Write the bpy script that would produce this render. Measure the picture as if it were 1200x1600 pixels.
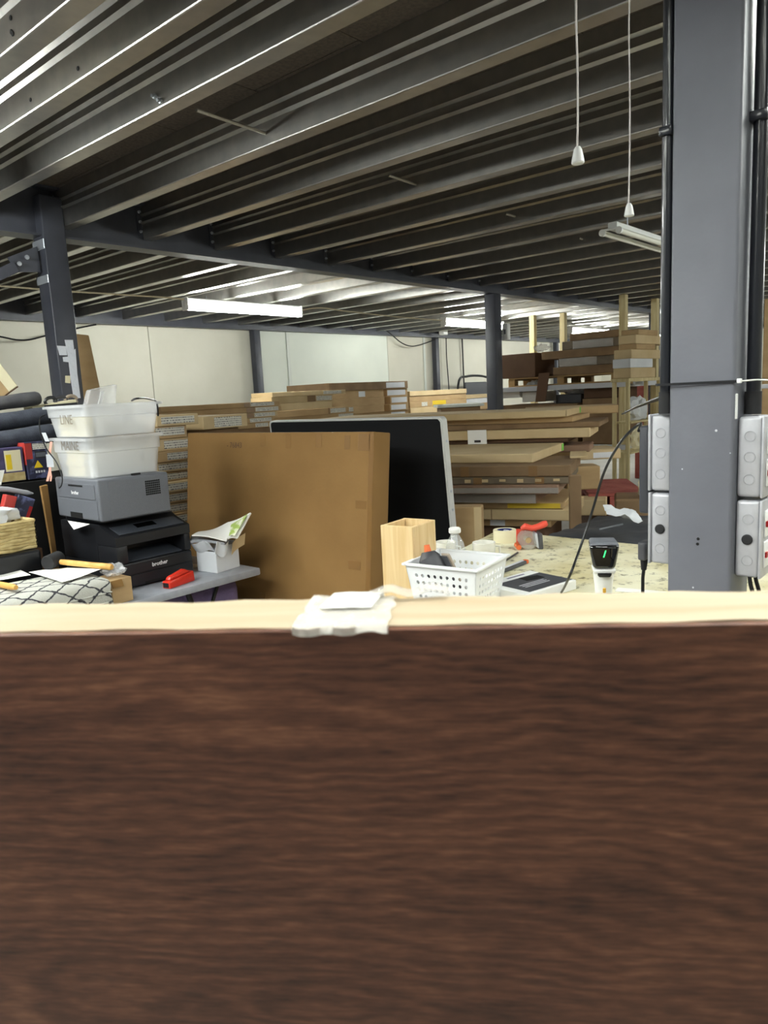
import bpy, bmesh, math, random
from mathutils import Vector, Matrix, Euler

random.seed(7)
for _o in list(bpy.data.objects):
    bpy.data.objects.remove(_o, do_unlink=True)
SC = bpy.context.scene
COL = SC.collection
PI = math.pi

# ------------------------------------------------------------------ camera
# world: X runs along the main steel beam, Y along the ceiling joists, Z up, metres.
CAM_Z = 1.55
FPX = 1150.0                       # focal length in pixels of the 1200x1600 frame
YAW, PITCH, ROLL = math.radians(41.45), math.radians(-9.05), math.radians(-2.89)
FWD = Vector((math.cos(YAW)*math.cos(PITCH), math.sin(YAW)*math.cos(PITCH), math.sin(PITCH)))
_r0 = Vector((math.sin(YAW), -math.cos(YAW), 0)); _u0 = _r0.cross(FWD)
RIGHT = math.cos(ROLL)*_r0 + math.sin(ROLL)*_u0
UP = -math.sin(ROLL)*_r0 + math.cos(ROLL)*_u0
CAMP = Vector((0, 0, CAM_Z))
cam_d = bpy.data.cameras.new('camera')
cam = bpy.data.objects.new('camera', cam_d); COL.objects.link(cam)
_m = Matrix((RIGHT, UP, -FWD)).transposed().to_4x4(); _m.translation = CAMP
cam.matrix_world = _m
cam_d.sensor_fit = 'VERTICAL'; cam_d.sensor_height = 36.0; cam_d.sensor_width = 27.0
cam_d.lens = FPX/1600.0*36.0
cam_d.clip_start = 0.02; cam_d.clip_end = 100
cam_d.dof.use_dof = True; cam_d.dof.focus_distance = 3.2; cam_d.dof.aperture_fstop = 13.0
SC.camera = cam

# ------------------------------------------------------------------ world, exposure
w = bpy.data.worlds.new('world'); SC.world = w; w.use_nodes = True
w.node_tree.nodes['Background'].inputs[0].default_value = (0.80, 0.84, 0.90, 1)
w.node_tree.nodes['Background'].inputs[1].default_value = 0.16
SC.view_settings.view_transform = 'Standard'; SC.view_settings.look = 'None'
SC.view_settings.gamma = 1.0; SC.view_settings.use_curve_mapping = False
SC.view_settings.exposure = 0.50
LAMP = 62.0                        # emission strength of a lit fluorescent tube

# ------------------------------------------------------------------ pixel -> place helpers
def ray(x, y): return FWD + (x-600)/FPX*RIGHT - (y-800)/FPX*UP
def at_d(x, y, d): return CAMP + ray(x, y)*d
def at_z(x, y, z): r = ray(x, y); return CAMP + r*((z-CAM_Z)/r.z)
def at_x(x, y, X): r = ray(x, y); return CAMP + r*(X/r.x)
def at_y(x, y, Y): r = ray(x, y); return CAMP + r*(Y/r.y)

# ------------------------------------------------------------------ materials
def lin(c):
    return tuple(((v/255)/12.92 if v/255 <= .04045 else ((v/255+.055)/1.055)**2.4) for v in c) + (1,)
MATS = {}
def mat(name, rgb, rough=.6, metal=0, rgb2=None, scale=8, detail=4, stretch=(1, 1, 1), contrast=(.35, .65),
        bump=0, bscale=None, spec=.5, alpha=1, trans=0, ior=1.45, emit=None, emit_s=0, coat=0, kind='noise', dist=0):
    m = bpy.data.materials.new(name); m.use_nodes = True; nt = m.node_tree; N = nt.nodes; L = nt.links
    b = N['Principled BSDF']
    b.inputs['Base Color'].default_value = lin(rgb); b.inputs['Roughness'].default_value = rough
    b.inputs['Metallic'].default_value = metal; b.inputs['Specular IOR Level'].default_value = spec
    b.inputs['Alpha'].default_value = alpha; b.inputs['Transmission Weight'].default_value = trans
    b.inputs['IOR'].default_value = ior; b.inputs['Coat Weight'].default_value = coat
    if emit:
        b.inputs['Emission Color'].default_value = lin(emit); b.inputs['Emission Strength'].default_value = emit_s
    if rgb2 or bump:
        tc = N.new('ShaderNodeTexCoord'); mp = N.new('ShaderNodeMapping'); mp.inputs['Scale'].default_value = stretch
        L.new(tc.outputs['Object'], mp.inputs['Vector'])
    if rgb2:
        t = N.new('ShaderNodeTexNoise'); t.inputs['Scale'].default_value = scale; t.inputs['Detail'].default_value = detail
        t.inputs['Distortion'].default_value = dist
        L.new(mp.outputs[0], t.inputs['Vector'])
        r = N.new('ShaderNodeValToRGB'); r.color_ramp.elements[0].position = contrast[0]; r.color_ramp.elements[1].position = contrast[1]
        r.color_ramp.elements[0].color = lin(rgb); r.color_ramp.elements[1].color = lin(rgb2)
        L.new(t.outputs['Fac'], r.inputs[0]); L.new(r.outputs[0], b.inputs['Base Color'])
    if bump:
        t2 = N.new('ShaderNodeTexNoise'); t2.inputs['Scale'].default_value = bscale or scale*3; t2.inputs['Detail'].default_value = 5
        L.new(mp.outputs[0], t2.inputs['Vector'])
        bp = N.new('ShaderNodeBump'); bp.inputs['Strength'].default_value = bump; bp.inputs['Distance'].default_value = .01
        L.new(t2.outputs['Fac'], bp.inputs['Height']); L.new(bp.outputs[0], b.inputs['Normal'])
    MATS[name] = m
    return m
M = MATS
mat('concrete', (168, 166, 160), .8, rgb2=(184, 181, 174), scale=2, bump=.2)
mat('wall_cream', (208, 205, 190), .75, rgb2=(218, 215, 201), scale=1.2, bump=.05, bscale=30)
mat('wall_white', (216, 221, 211), .7, rgb2=(226, 231, 220), scale=1.0, bump=.05, bscale=30)
mat('trim_white', (214, 218, 210), .6)
mat('steel_blue', (58, 60, 69), .42, rgb2=(67, 69, 78), scale=6, spec=.5, bump=.04, bscale=80)
mat('steel_column', (96, 98, 106), .5, rgb2=(107, 109, 117), scale=5, contrast=(.3, .7), bump=.06, bscale=60)
mat('joist_zinc', (172, 170, 166), .30, metal=.92, rgb2=(188, 185, 178), scale=14, contrast=(.3, .7), bump=.05, bscale=40)
mat('zinc_bright', (190, 196, 205), .35, metal=.6)
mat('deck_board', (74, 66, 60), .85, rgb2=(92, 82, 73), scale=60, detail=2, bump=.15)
mat('rod_zinc', (165, 160, 148), .4, metal=.5)
mat('black_plastic', (22, 23, 26), .38)
mat('black_matt', (14, 14, 16), .85, bump=.1, bscale=40)
mat('black_cloth', (12, 13, 17), .95, bump=.3, bscale=260)
mat('conduit', (30, 32, 38), .3, coat=.3)
mat('galv_box', (176, 177, 182), .38, metal=.25, rgb2=(186, 187, 192), scale=40, spec=.6)
mat('rubber', (34, 34, 36), .75)
mat('white_plastic', (235, 236, 234), .4)
mat('lamp_body', (232, 234, 232), .4)
mat('lamp_glow', (255, 255, 255), .4, emit=(250, 255, 250), emit_s=LAMP)
mat('lamp_off', (226, 226, 214), .3)
mat('cord_white', (236, 230, 226), .6)
mat('cable_cream', (196, 186, 158), .6)
mat('cardboard', (188, 160, 118), .85, rgb2=(172, 142, 102), scale=3, detail=6, bump=.08, bscale=50, stretch=(1, 1, 3))
mat('cardboard_gold', (140, 106, 60), .85, rgb2=(128, 95, 51), scale=2.4, detail=6, bump=.06, bscale=60)
mat('cardboard_light', (210, 188, 148), .85, rgb2=(196, 172, 130), scale=3, detail=6, bump=.08)
mat('cardboard_dark', (142, 116, 86), .85, rgb2=(122, 98, 72), scale=4, detail=6, bump=.1)
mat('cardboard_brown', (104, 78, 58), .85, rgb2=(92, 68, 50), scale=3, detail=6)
mat('cardboard_pink', (152, 122, 100), .7, rgb2=(134, 106, 86), scale=5, detail=6)
mat('cardboard_grey', (128, 114, 94), .6, rgb2=(104, 92, 76), scale=6, detail=6)
mat('parcel_tape', (134, 100, 58), .28, coat=.4)
mat('clear_wrap', (205, 200, 192), .12, spec=.8, alpha=.38, bump=.9, bscale=30)
mat('clear_plastic', (235, 236, 238), .10, spec=.7, alpha=.32, bump=.6, bscale=18)
mat('film_white', (240, 236, 226), .22, spec=.7, alpha=.34, bump=.8, bscale=40)
mat('ink_faint', (112, 106, 98), .8)
mat('bottle_pet', (232, 238, 242), .06, spec=.8, alpha=.28)
mat('tub_plastic', (232, 234, 236), .32, alpha=.36, spec=.5)
mat('white_paper', (240, 239, 234), .8)
mat('tub_label_cream', (238, 226, 182), .8)
mat('white_card', (225, 228, 232), .7, rgb2=(212, 216, 222), scale=4)
mat('paper_tape', (222, 226, 236), .5, bump=.5, bscale=40)
mat('pine', (226, 200, 152), .6, rgb2=(212, 180, 128), scale=5, detail=3, stretch=(8, 8, .7), dist=1.2)
mat('pine_edge', (172, 158, 134), .6, rgb2=(162, 144, 116), scale=4, detail=4, stretch=(.8, 9, 9), dist=.6)
mat('post_timber', (216, 202, 156), .7, rgb2=(196, 178, 130), scale=5, detail=3, stretch=(8, 8, .7))
mat('pallet_wood', (180, 150, 104), .8, rgb2=(158, 128, 86), scale=5, stretch=(1, 1, 1))
mat('pallet_red', (140, 64, 58), .7, rgb2=(164, 92, 82), scale=6)
mat('handle_wood', (226, 180, 102), .5, rgb2=(208, 158, 82), scale=4, stretch=(1, 6, 6))
mat('printer_grey', (98, 101, 108), .5, rgb2=(104, 107, 114), scale=300)
mat('printer_grey_dark', (60, 62, 68), .5)
mat('printer_black', (26, 27, 31), .4, rgb2=(30, 31, 35), scale=300)
mat('printer_charcoal', (62, 66, 74), .45)
mat('slot_black', (6, 6, 7), .8)
mat('logo_white', (225, 225, 228), .5)
mat('ink', (50, 48, 50), .8)
mat('table_grey', (150, 154, 164), .45, rgb2=(160, 164, 172), scale=30)
mat('red_plastic', (214, 50, 34), .35)
mat('coral_plastic', (226, 84, 66), .35)
mat('orange', (226, 110, 60), .5)
mat('pink_ribbon', (240, 190, 172), .6)
mat('fabric_charcoal', (50, 54, 64), .9, rgb2=(62, 66, 76), scale=20, bump=.3, bscale=200)
mat('foam_dark', (70, 70, 74), .5, rgb2=(84, 84, 86), scale=10, bump=.3, bscale=30)
mat('wicker', (196, 178, 128), .8, rgb2=(170, 150, 100), scale=30)
mat('purple_cloth', (96, 84, 120), .95, rgb2=(116, 102, 140), scale=8, bump=.3, bscale=60)
mat('headboard_edge', (206, 206, 204), .7, bump=.2, bscale=200)
mat('shelf_grey', (196, 198, 204), .5)
mat('tape_cream', (232, 224, 190), .6)
mat('tape_core', (40, 48, 110), .6)
mat('ceramic', (234, 232, 222), .25, coat=.3)
mat('basket_white', (232, 234, 236), .4)
mat('tool_grey', (58, 58, 62), .5, rgb2=(84, 84, 88), scale=12)
mat('tool_beige', (160, 146, 130), .6)
mat('sheet_dark', (66, 68, 72), .45, bump=.4, bscale=12)
mat('glass_black', (8, 9, 10), .06, coat=1)
mat('scan_green', (40, 220, 90), .5, emit=(60, 255, 120), emit_s=1.6)
mat('amber', (222, 170, 60), .5)
mat('box_violet', (66, 58, 92), .45, rgb2=(84, 80, 120), scale=14, contrast=(.45, .6))
mat('box_navy', (44, 46, 70), .45, rgb2=(96, 102, 140), scale=22, contrast=(.52, .62))
mat('print_red', (172, 56, 50), .5)
mat('print_yellow', (236, 204, 40), .5)
mat('leaf_green', (166, 190, 96), .6, rgb2=(232, 232, 214), scale=22, contrast=(.42, .56))
mat('neon_red', (150, 20, 22), .3)
mat('green_mark', (120, 190, 80), .8)
mat('yellow_tape', (222, 190, 50), .4)
mat('grey_felt', (150, 152, 158), .9)

def mat_nodes(name):
    m = bpy.data.materials.new(name); m.use_nodes = True
    MATS[name] = m
    return m, m.node_tree.nodes, m.node_tree.links, m.node_tree.nodes['Principled BSDF']

# printed sticker: rows of small dark type on white
def mat_label(name, paper=(222, 220, 210), ink=(96, 94, 96), rows=70.0, cols=260.0, thr=.60):
    m, N, L, b = mat_nodes(name)
    tc = N.new('ShaderNodeTexCoord'); sx = N.new('ShaderNodeSeparateXYZ'); L.new(tc.outputs['Object'], sx.inputs[0])
    a = N.new('ShaderNodeMath'); a.operation = 'MULTIPLY'; a.inputs[1].default_value = rows; L.new(sx.outputs['Z'], a.inputs[0])
    fr = N.new('ShaderNodeMath'); fr.operation = 'FRACT'; L.new(a.outputs[0], fr.inputs[0])
    fl = N.new('ShaderNodeMath'); fl.operation = 'FLOOR'; L.new(a.outputs[0], fl.inputs[0])
    line = N.new('ShaderNodeMath'); line.operation = 'LESS_THAN'; line.inputs[1].default_value = .42; L.new(fr.outputs[0], line.inputs[0])
    c = N.new('ShaderNodeCombineXYZ'); L.new(sx.outputs['X'], c.inputs[0]); L.new(fl.outputs[0], c.inputs[1])
    n = N.new('ShaderNodeTexNoise'); n.inputs['Scale'].default_value = cols; n.inputs['Detail'].default_value = 0
    mp = N.new('ShaderNodeMapping'); mp.inputs['Scale'].default_value = (1, 7.3/cols, 1); L.new(c.outputs[0], mp.inputs[0]); L.new(mp.outputs[0], n.inputs['Vector'])
    g = N.new('ShaderNodeMath'); g.operation = 'GREATER_THAN'; g.inputs[1].default_value = thr-.12; L.new(n.outputs['Fac'], g.inputs[0])
    mu = N.new('ShaderNodeMath'); mu.operation = 'MULTIPLY'; L.new(line.outputs[0], mu.inputs[0]); L.new(g.outputs[0], mu.inputs[1])
    mx = N.new('ShaderNodeMix'); mx.data_type = 'RGBA'; mx.inputs['A'].default_value = lin(paper); mx.inputs['B'].default_value = lin(ink)
    L.new(mu.outputs[0], mx.inputs['Factor']); L.new(mx.outputs['Result'], b.inputs['Base Color'])
    b.inputs['Roughness'].default_value = .6
    return m
mat_label('label_print')
mat_label('label_fine', rows=110, cols=400)

# dark wood grain of the board in the foreground
def mat_grain():
    m, N, L, b = mat_nodes('walnut_grain')
    tc = N.new('ShaderNodeTexCoord')
    def noise(sc, scale, detail=2, rough=.5):
        mp = N.new('ShaderNodeMapping'); mp.inputs['Scale'].default_value = sc; L.new(tc.outputs['Object'], mp.inputs[0])
        n = N.new('ShaderNodeTexNoise'); n.inputs['Scale'].default_value = scale; n.inputs['Detail'].default_value = detail; n.inputs['Roughness'].default_value = rough
        L.new(mp.outputs[0], n.inputs['Vector']); return n.outputs['Fac']
    def math_(op, a, b_, c=None):
        n = N.new('ShaderNodeMath'); n.operation = op
        for k, v in enumerate((a, b_, c)):
            if v is None: continue
            if isinstance(v, (int, float)): n.inputs[k].default_value = v
            else: L.new(v, n.inputs[k])
        return n.outputs[0]
    sx = N.new('ShaderNodeSeparateXYZ'); L.new(tc.outputs['Object'], sx.inputs[0])
    # growth rings: flattened ellipses about a heart low in the board
    dx = math_('MULTIPLY', math_('ADD', sx.outputs['X'], .10), .16)
    dz = math_('SUBTRACT', sx.outputs['Z'], 1.185)
    rad = math_('SQRT', math_('ADD', math_('MULTIPLY', dx, dx), math_('MULTIPLY', dz, dz)), 0)
    warp = noise((1.2, 1, 4.5), 3.0, 2)
    fw = noise((9, 1, 26), 4.0, 3)
    r2 = math_('MULTIPLY_ADD', warp, .075, math_('MULTIPLY_ADD', fw, .012, rad))
    ring = math_('SINE', math_('MULTIPLY', r2, 700.0), 0)
    pores = noise((8, 1, 95), 6.0, 4, .6)
    tone = noise((1.3, 1, 6), 3.4, 3)
    mottle = noise((6, 1, 14), 5.0, 3)
    v = math_('MULTIPLY_ADD', ring, .072, math_('MULTIPLY', pores, .62))
    v = math_('MULTIPLY_ADD', tone, .42, v)
    v = math_('MULTIPLY_ADD', mottle, .30, v)
    r = N.new('ShaderNodeValToRGB'); e = r.color_ramp.elements
    e[0].position = .44; e[0].color = lin((58, 34, 22)); e[1].position = .92; e[1].color = lin((136, 92, 66))
    k = e.new(.62); k.color = lin((90, 55, 39)); k = e.new(.76); k.color = lin((110, 70, 50))
    L.new(v, r.inputs[0]); L.new(r.outputs[0], b.inputs['Base Color'])
    b.inputs['Roughness'].default_value = .5
    bp = N.new('ShaderNodeBump'); bp.inputs['Strength'].default_value = .10; bp.inputs['Distance'].default_value = .002
    L.new(pores, bp.inputs['Height']); L.new(bp.outputs[0], b.inputs['Normal'])
mat_grain()

# worn pale bench top with dark flecks, scratches and stains
def mat_bench():
    m, N, L, b = mat_nodes('bench_top')
    tc = N.new('ShaderNodeTexCoord')
    n1 = N.new('ShaderNodeTexNoise'); n1.inputs['Scale'].default_value = 26; n1.inputs['Detail'].default_value = 7; n1.inputs['Roughness'].default_value = .7
    n2 = N.new('ShaderNodeTexNoise'); n2.inputs['Scale'].default_value = 4.5; n2.inputs['Detail'].default_value = 3
    for n in (n1, n2): L.new(tc.outputs['Object'], n.inputs['Vector'])
    r1 = N.new('ShaderNodeValToRGB'); r1.color_ramp.elements[0].position = .34; r1.color_ramp.elements[1].position = .46
    r1.color_ramp.elements[0].color = lin((122, 116, 92)); r1.color_ramp.elements[1].color = lin((228, 224, 196)); L.new(n1.outputs['Fac'], r1.inputs[0])
    r2 = N.new('ShaderNodeValToRGB'); r2.color_ramp.elements[0].position = .35; r2.color_ramp.elements[1].position = .65
    r2.color_ramp.elements[0].color = lin((214, 204, 172)); r2.color_ramp.elements[1].color = lin((255, 255, 255)); L.new(n2.outputs['Fac'], r2.inputs[0])
    mx = N.new('ShaderNodeMix'); mx.data_type = 'RGBA'; mx.blend_type = 'MULTIPLY'; mx.inputs['Factor'].default_value = .8
    L.new(r1.outputs[0], mx.inputs['A']); L.new(r2.outputs[0], mx.inputs['B']); L.new(mx.outputs['Result'], b.inputs['Base Color'])
    b.inputs['Roughness'].default_value = .6
mat_bench()

# pale rug with dark diamond lattice
def mat_rug():
    m, N, L, b = mat_nodes('rug_diamond')
    tc = N.new('ShaderNodeTexCoord')
    nz = N.new('ShaderNodeTexNoise'); nz.inputs['Scale'].default_value = 45; nz.inputs['Detail'].default_value = 3; L.new(tc.outputs['Object'], nz.inputs['Vector'])
    sx = N.new('ShaderNodeSeparateXYZ'); L.new(tc.outputs['Object'], sx.inputs[0])
    yz = N.new('ShaderNodeMath'); yz.operation = 'ADD'; L.new(sx.outputs['Y'], yz.inputs[0]); L.new(sx.outputs['Z'], yz.inputs[1])
    def tri(sign):
        s = N.new('ShaderNodeMath'); s.operation = 'MULTIPLY_ADD'; s.inputs[1].default_value = sign; L.new(yz.outputs[0], s.inputs[0]); L.new(sx.outputs['X'], s.inputs[2])
        j = N.new('ShaderNodeMath'); j.operation = 'MULTIPLY_ADD'; j.inputs[1].default_value = .035; L.new(nz.outputs['Fac'], j.inputs[0]); L.new(s.outputs[0], j.inputs[2])
        k = N.new('ShaderNodeMath'); k.operation = 'MULTIPLY'; k.inputs[1].default_value = 9.0; L.new(j.outputs[0], k.inputs[0])
        f = N.new('ShaderNodeMath'); f.operation = 'FRACT'; L.new(k.outputs[0], f.inputs[0])
        c = N.new('ShaderNodeMath'); c.operation = 'SUBTRACT'; c.inputs[1].default_value = .5; L.new(f.outputs[0], c.inputs[0])
        a = N.new('ShaderNodeMath'); a.operation = 'ABSOLUTE'; L.new(c.outputs[0], a.inputs[0])
        return a
    a1, a2 = tri(1.25), tri(-1.25)
    mn = N.new('ShaderNodeMath'); mn.operation = 'MINIMUM'; L.new(a1.outputs[0], mn.inputs[0]); L.new(a2.outputs[0], mn.inputs[1])
    r = N.new('ShaderNodeValToRGB'); r.color_ramp.elements[0].position = .04; r.color_ramp.elements[1].position = .08
    r.color_ramp.elements[0].color = lin((58, 58, 64)); r.color_ramp.elements[1].color = lin((192, 192, 184))
    L.new(mn.outputs[0], r.inputs[0]); L.new(r.outputs[0], b.inputs['Base Color']); b.inputs['Roughness'].default_value = .95
    bp = N.new('ShaderNodeBump'); bp.inputs['Strength'].default_value = .5; bp.inputs['Distance'].default_value = .01
    n3 = N.new('ShaderNodeTexNoise'); n3.inputs['Scale'].default_value = 180; L.new(tc.outputs['Object'], n3.inputs['Vector'])
    L.new(n3.outputs['Fac'], bp.inputs['Height']); L.new(bp.outputs[0], b.inputs['Normal'])
mat_rug()

# ------------------------------------------------------------------ mesh helpers
def bm_box(bm, x0, x1, y0, y1, z0, z1, bev=0, seg=2, mtx=None):
    r = bmesh.ops.create_cube(bm, size=1)
    vs = r['verts']
    for v in vs:
        v.co = Vector(((x0+x1)/2 + v.co.x*(x1-x0), (y0+y1)/2 + v.co.y*(y1-y0), (z0+z1)/2 + v.co.z*(z1-z0)))
    if mtx is not None:
        for v in vs: v.co = mtx @ v.co
    if bev:
        es = list({e for v in vs for e in v.link_edges})
        bmesh.ops.bevel(bm, geom=es, offset=bev, segments=seg, affect='EDGES', profile=.5, clamp_overlap=True)
def box(x0, x1, y0, y1, z0, z1, bev=0, seg=2, mtx=None):
    bm = bmesh.new(); bm_box(bm, x0, x1, y0, y1, z0, z1, bev, seg, mtx); return bm
def hexa(pts, bev=0, seg=2):
    """8 points: bottom ring of 4, top ring of 4 (same order)"""
    bm = bmesh.new(); v = [bm.verts.new(p) for p in pts]
    for f in ((0, 3, 2, 1), (4, 5, 6, 7), (0, 1, 5, 4), (1, 2, 6, 5), (2, 3, 7, 6), (3, 0, 4, 7)):
        bm.faces.new([v[i] for i in f])
    bmesh.ops.recalc_face_normals(bm, faces=bm.faces)
    if bev: bmesh.ops.bevel(bm, geom=list(bm.edges), offset=bev, segments=seg, affect='EDGES', profile=.5, clamp_overlap=True)
    return bm
def bm_tube(bm, pts, r, n=8, cap=True):
    pts = [Vector(p) for p in pts]; rings = []
    rr = r if isinstance(r, (list, tuple)) else [r]*len(pts)
    up = None
    for i, p in enumerate(pts):
        t = (pts[min(i+1, len(pts)-1)] - pts[max(i-1, 0)]).normalized()
        if up is None:
            up = Vector((0, 0, 1)) if abs(t.z) < .9 else Vector((1, 0, 0))
        s = t.cross(up)
        if s.length < 1e-5: s = t.cross(Vector((0, 1, 0)))
        s.normalize(); up = s.cross(t).normalized()
        rings.append([bm.verts.new(p + rr[i]*(math.cos(2*PI*k/n)*s + math.sin(2*PI*k/n)*up)) for k in range(n)])
    for a, b in zip(rings, rings[1:]):
        for k in range(n): bm.faces.new((a[k], a[(k+1) % n], b[(k+1) % n], b[k]))
    if cap: bm.faces.new(rings[0][::-1]); bm.faces.new(rings[-1])
    bmesh.ops.recalc_face_normals(bm, faces=bm.faces)
def tube(pts, r, n=8, cap=True):
    bm = bmesh.new(); bm_tube(bm, pts, r, n, cap); return bm
def bm_lathe(bm, prof, n=24, mtx=None):
    rings = []
    for (r, z) in prof:
        if r < 1e-6: rings.append([bm.verts.new((0, 0, z))])
        else: rings.append([bm.verts.new((r*math.cos(2*PI*k/n), r*math.sin(2*PI*k/n), z)) for k in range(n)])
    for a, b in zip(rings, rings[1:]):
        if len(a) == 1 and len(b) == 1: continue
        for k in range(n):
            k2 = (k+1) % n
            if len(a) == 1: bm.faces.new((a[0], b[k2], b[k]))
            elif len(b) == 1: bm.faces.new((a[k], a[k2], b[0]))
            else: bm.faces.new((a[k], a[k2], b[k2], b[k]))
    if mtx is not None:
        for rg in rings:
            for v in rg: v.co = mtx @ v.co
    bmesh.ops.recalc_face_normals(bm, faces=bm.faces)
def lathe(prof, n=24, mtx=None):
    bm = bmesh.new(); bm_lathe(bm, prof, n, mtx); return bm
def prism(poly, h0, h1, axis='Y'):
    """extrude a 2-D outline: axis Y -> poly is (x, z); axis X -> (y, z); axis Z -> (x, y)"""
    bm = bmesh.new()
    def P(a, b, t): return {'Y': (a, t, b), 'X': (t, a, b), 'Z': (a, b, t)}[axis]
    A = [bm.verts.new(P(a, b, h0)) for a, b in poly]; B = [bm.verts.new(P(a, b, h1)) for a, b in poly]
    n = len(poly)
    bm.faces.new(A); bm.faces.new(B[::-1])
    for i in range(n): bm.faces.new((A[i], B[i], B[(i+1) % n], A[(i+1) % n]))
    bmesh.ops.recalc_face_normals(bm, faces=bm.faces)
    return bm
def sheet(nx, ny, f, th=.0012):
    """thin two-sided sheet from f(u,v)->point"""
    bm = bmesh.new()
    g = [[bm.verts.new(f(i/nx, j/ny)) for j in range(ny+1)] for i in range(nx+1)]
    for i in range(nx):
        for j in range(ny): bm.faces.new((g[i][j], g[i+1][j], g[i+1][j+1], g[i][j+1]))
    bmesh.ops.recalc_face_normals(bm, faces=bm.faces)
    if th:
        bmesh.ops.solidify(bm, geom=list(bm.faces), thickness=th)
        bmesh.ops.recalc_face_normals(bm, faces=bm.faces)
    return bm
def plate(pts, dv):
    """flat outline pts thickened along vector dv"""
    bm = bmesh.new(); dv = Vector(dv)
    A = [bm.verts.new(Vector(p)) for p in pts]; B = [bm.verts.new(Vector(p)+dv) for p in pts]; n = len(pts)
    bm.faces.new(A); bm.faces.new(B[::-1])
    for i in range(n): bm.faces.new((A[i], B[i], B[(i+1) % n], A[(i+1) % n]))
    bmesh.ops.recalc_face_normals(bm, faces=bm.faces)
    return bm
def blob(seed, dims, sub=3, amp=.25, freq=2.5, flat=0):
    """crumpled closed lump, base at z=0"""
    from mathutils import noise
    bm = bmesh.new(); bmesh.ops.create_icosphere(bm, subdivisions=sub, radius=1)
    off = Vector((seed*3.1, seed*1.7, seed*.9))
    for v in bm.verts:
        c = v.co.copy(); k = 1 + amp*noise.noise(c*freq+off) + amp*.5*noise.noise(c*freq*2.6+off)
        c *= k
        v.co = Vector((c.x*dims[0]/2, c.y*dims[1]/2, max(c.z, -.8 if flat else -9)*dims[2]/2))
    mz = min(v.co.z for v in bm.verts)
    for v in bm.verts: v.co.z -= mz
    return bm
def mesh_of(bm, name, smooth=30):
    me = bpy.data.meshes.new(name); bm.normal_update(); bm.to_mesh(me); bm.free()
    if smooth:
        for p in me.polygons: p.use_smooth = True
        me.set_sharp_from_angle(angle=math.radians(smooth))
    return me
def obj(name, bm, m, parent=None, loc=None, rot=None, smooth=30):
    me = bm if isinstance(bm, bpy.types.Mesh) else mesh_of(bm, name, smooth)
    o = bpy.data.objects.new(name, me); COL.objects.link(o)
    mm = M[m] if isinstance(m, str) else m
    if not me.materials: me.materials.append(mm)
    if parent is not None: o.parent = parent
    if loc is not None: o.location = loc
    if rot is not None: o.rotation_euler = rot if isinstance(rot, (tuple, list, Euler)) else (0, 0, rot)
    return o
def tag(o, label, cat, group=None):
    o['label'] = label; o['category'] = cat
    if group: o['group'] = group
    return o
def thing(name, label, cat, loc=(0, 0, 0), rot=0, group=None):
    o = bpy.data.objects.new(name, None); COL.objects.link(o); o.empty_display_size = .05
    o.location = loc; o.rotation_euler = rot if isinstance(rot, (tuple, list)) else (0, 0, rot)
    return tag(o, label, cat, group)
def struct(name, bm, m, label=None, parent=None, **k):
    o = obj(name, bm, m, parent, **k)
    if parent is None: o['kind'] = 'structure'
    if label: o['label'] = label
    return o
_txt = {}
def text_mesh(s, size, ext=.0006, shear=0, bold=0):
    key = (s, size, ext, shear, bold)
    if key in _txt: return _txt[key]
    cu = bpy.data.curves.new('lettering', 'FONT'); cu.body = s; cu.size = size; cu.extrude = ext; cu.align_x = 'CENTER'; cu.align_y = 'CENTER'
    cu.shear = shear; cu.offset = bold; cu.resolution_u = 2
    o = bpy.data.objects.new('lettering', cu); COL.objects.link(o)
    dg = bpy.context.evaluated_depsgraph_get()
    me = bpy.data.meshes.new_from_object(o.evaluated_get(dg)); me.name = 'lettering'
    bpy.data.objects.remove(o, do_unlink=True); me.materials.clear()
    _txt[key] = me
    return me
def smoothpath(pts, k=6):
    """Catmull-Rom through points"""
    P = [Vector(p) for p in pts]; P = [P[0]*2-P[1]] + P + [P[-1]*2-P[-2]]
    out = []
    for i in range(1, len(P)-2):
        for j in range(k):
            t = j/k; a, b, c, d = P[i-1:i+3]
            out.append(.5*((2*b)+(c-a)*t+(2*a-5*b+4*c-d)*t*t+(3*b-a-3*c+d)*t**3))
    out.append(P[-2]); return out

# ================================================================== STRUCTURE
BEAM_Y = 4.42; WALL_Y = 8.55; X_FAR = 18.6
Z_BEAM = CAM_Z + 1.0               # underside of the main beams
Z_JOIST = CAM_Z + 1.065            # underside of the joists
J_H = .22; Z_DECK = Z_JOIST + J_H

fl = struct('floor', box(-2.6, X_FAR, -3.5, WALL_Y+.1, -.12, 0), 'concrete', 'grey concrete warehouse floor')
# back wall: painted panels with joints between them
wb = struct('wall_back', box(-2.6, X_FAR, WALL_Y+.03, WALL_Y+.13, 0, 3.0), 'wall_cream', 'cream painted panel wall at the back')
seams = [-2.6, .9, 3.1, 5.32, 7.02, 7.67, 9.99, 11.02, 11.55, 13.4, 15.4, 17.2, X_FAR]
for i in range(len(seams)-1):
    o = obj('wall_panel', box(seams[i]+.004, seams[i+1]-.004, WALL_Y, WALL_Y+.03, 0, 2.72, .003, 1),
            'wall_white' if i in (4, 5) else 'wall_cream', wb)
for x in (7.67, 11.02):
    obj('cover_strip', box(x-.03, x+.03, WALL_Y-.018, WALL_Y-.001, 0, 2.7, .004, 1), 'trim_white', wb)
wr = struct('wall_right', box(X_FAR, X_FAR+.1, -3.5, WALL_Y, 0, 3.0), 'wall_cream', 'cream end wall far down the warehouse')
wf = struct('wall_front', box(-2.6, X_FAR, -3.6, -3.5, 0, 3.0), 'wall_cream', 'cream wall along the right side of the warehouse')
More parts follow.
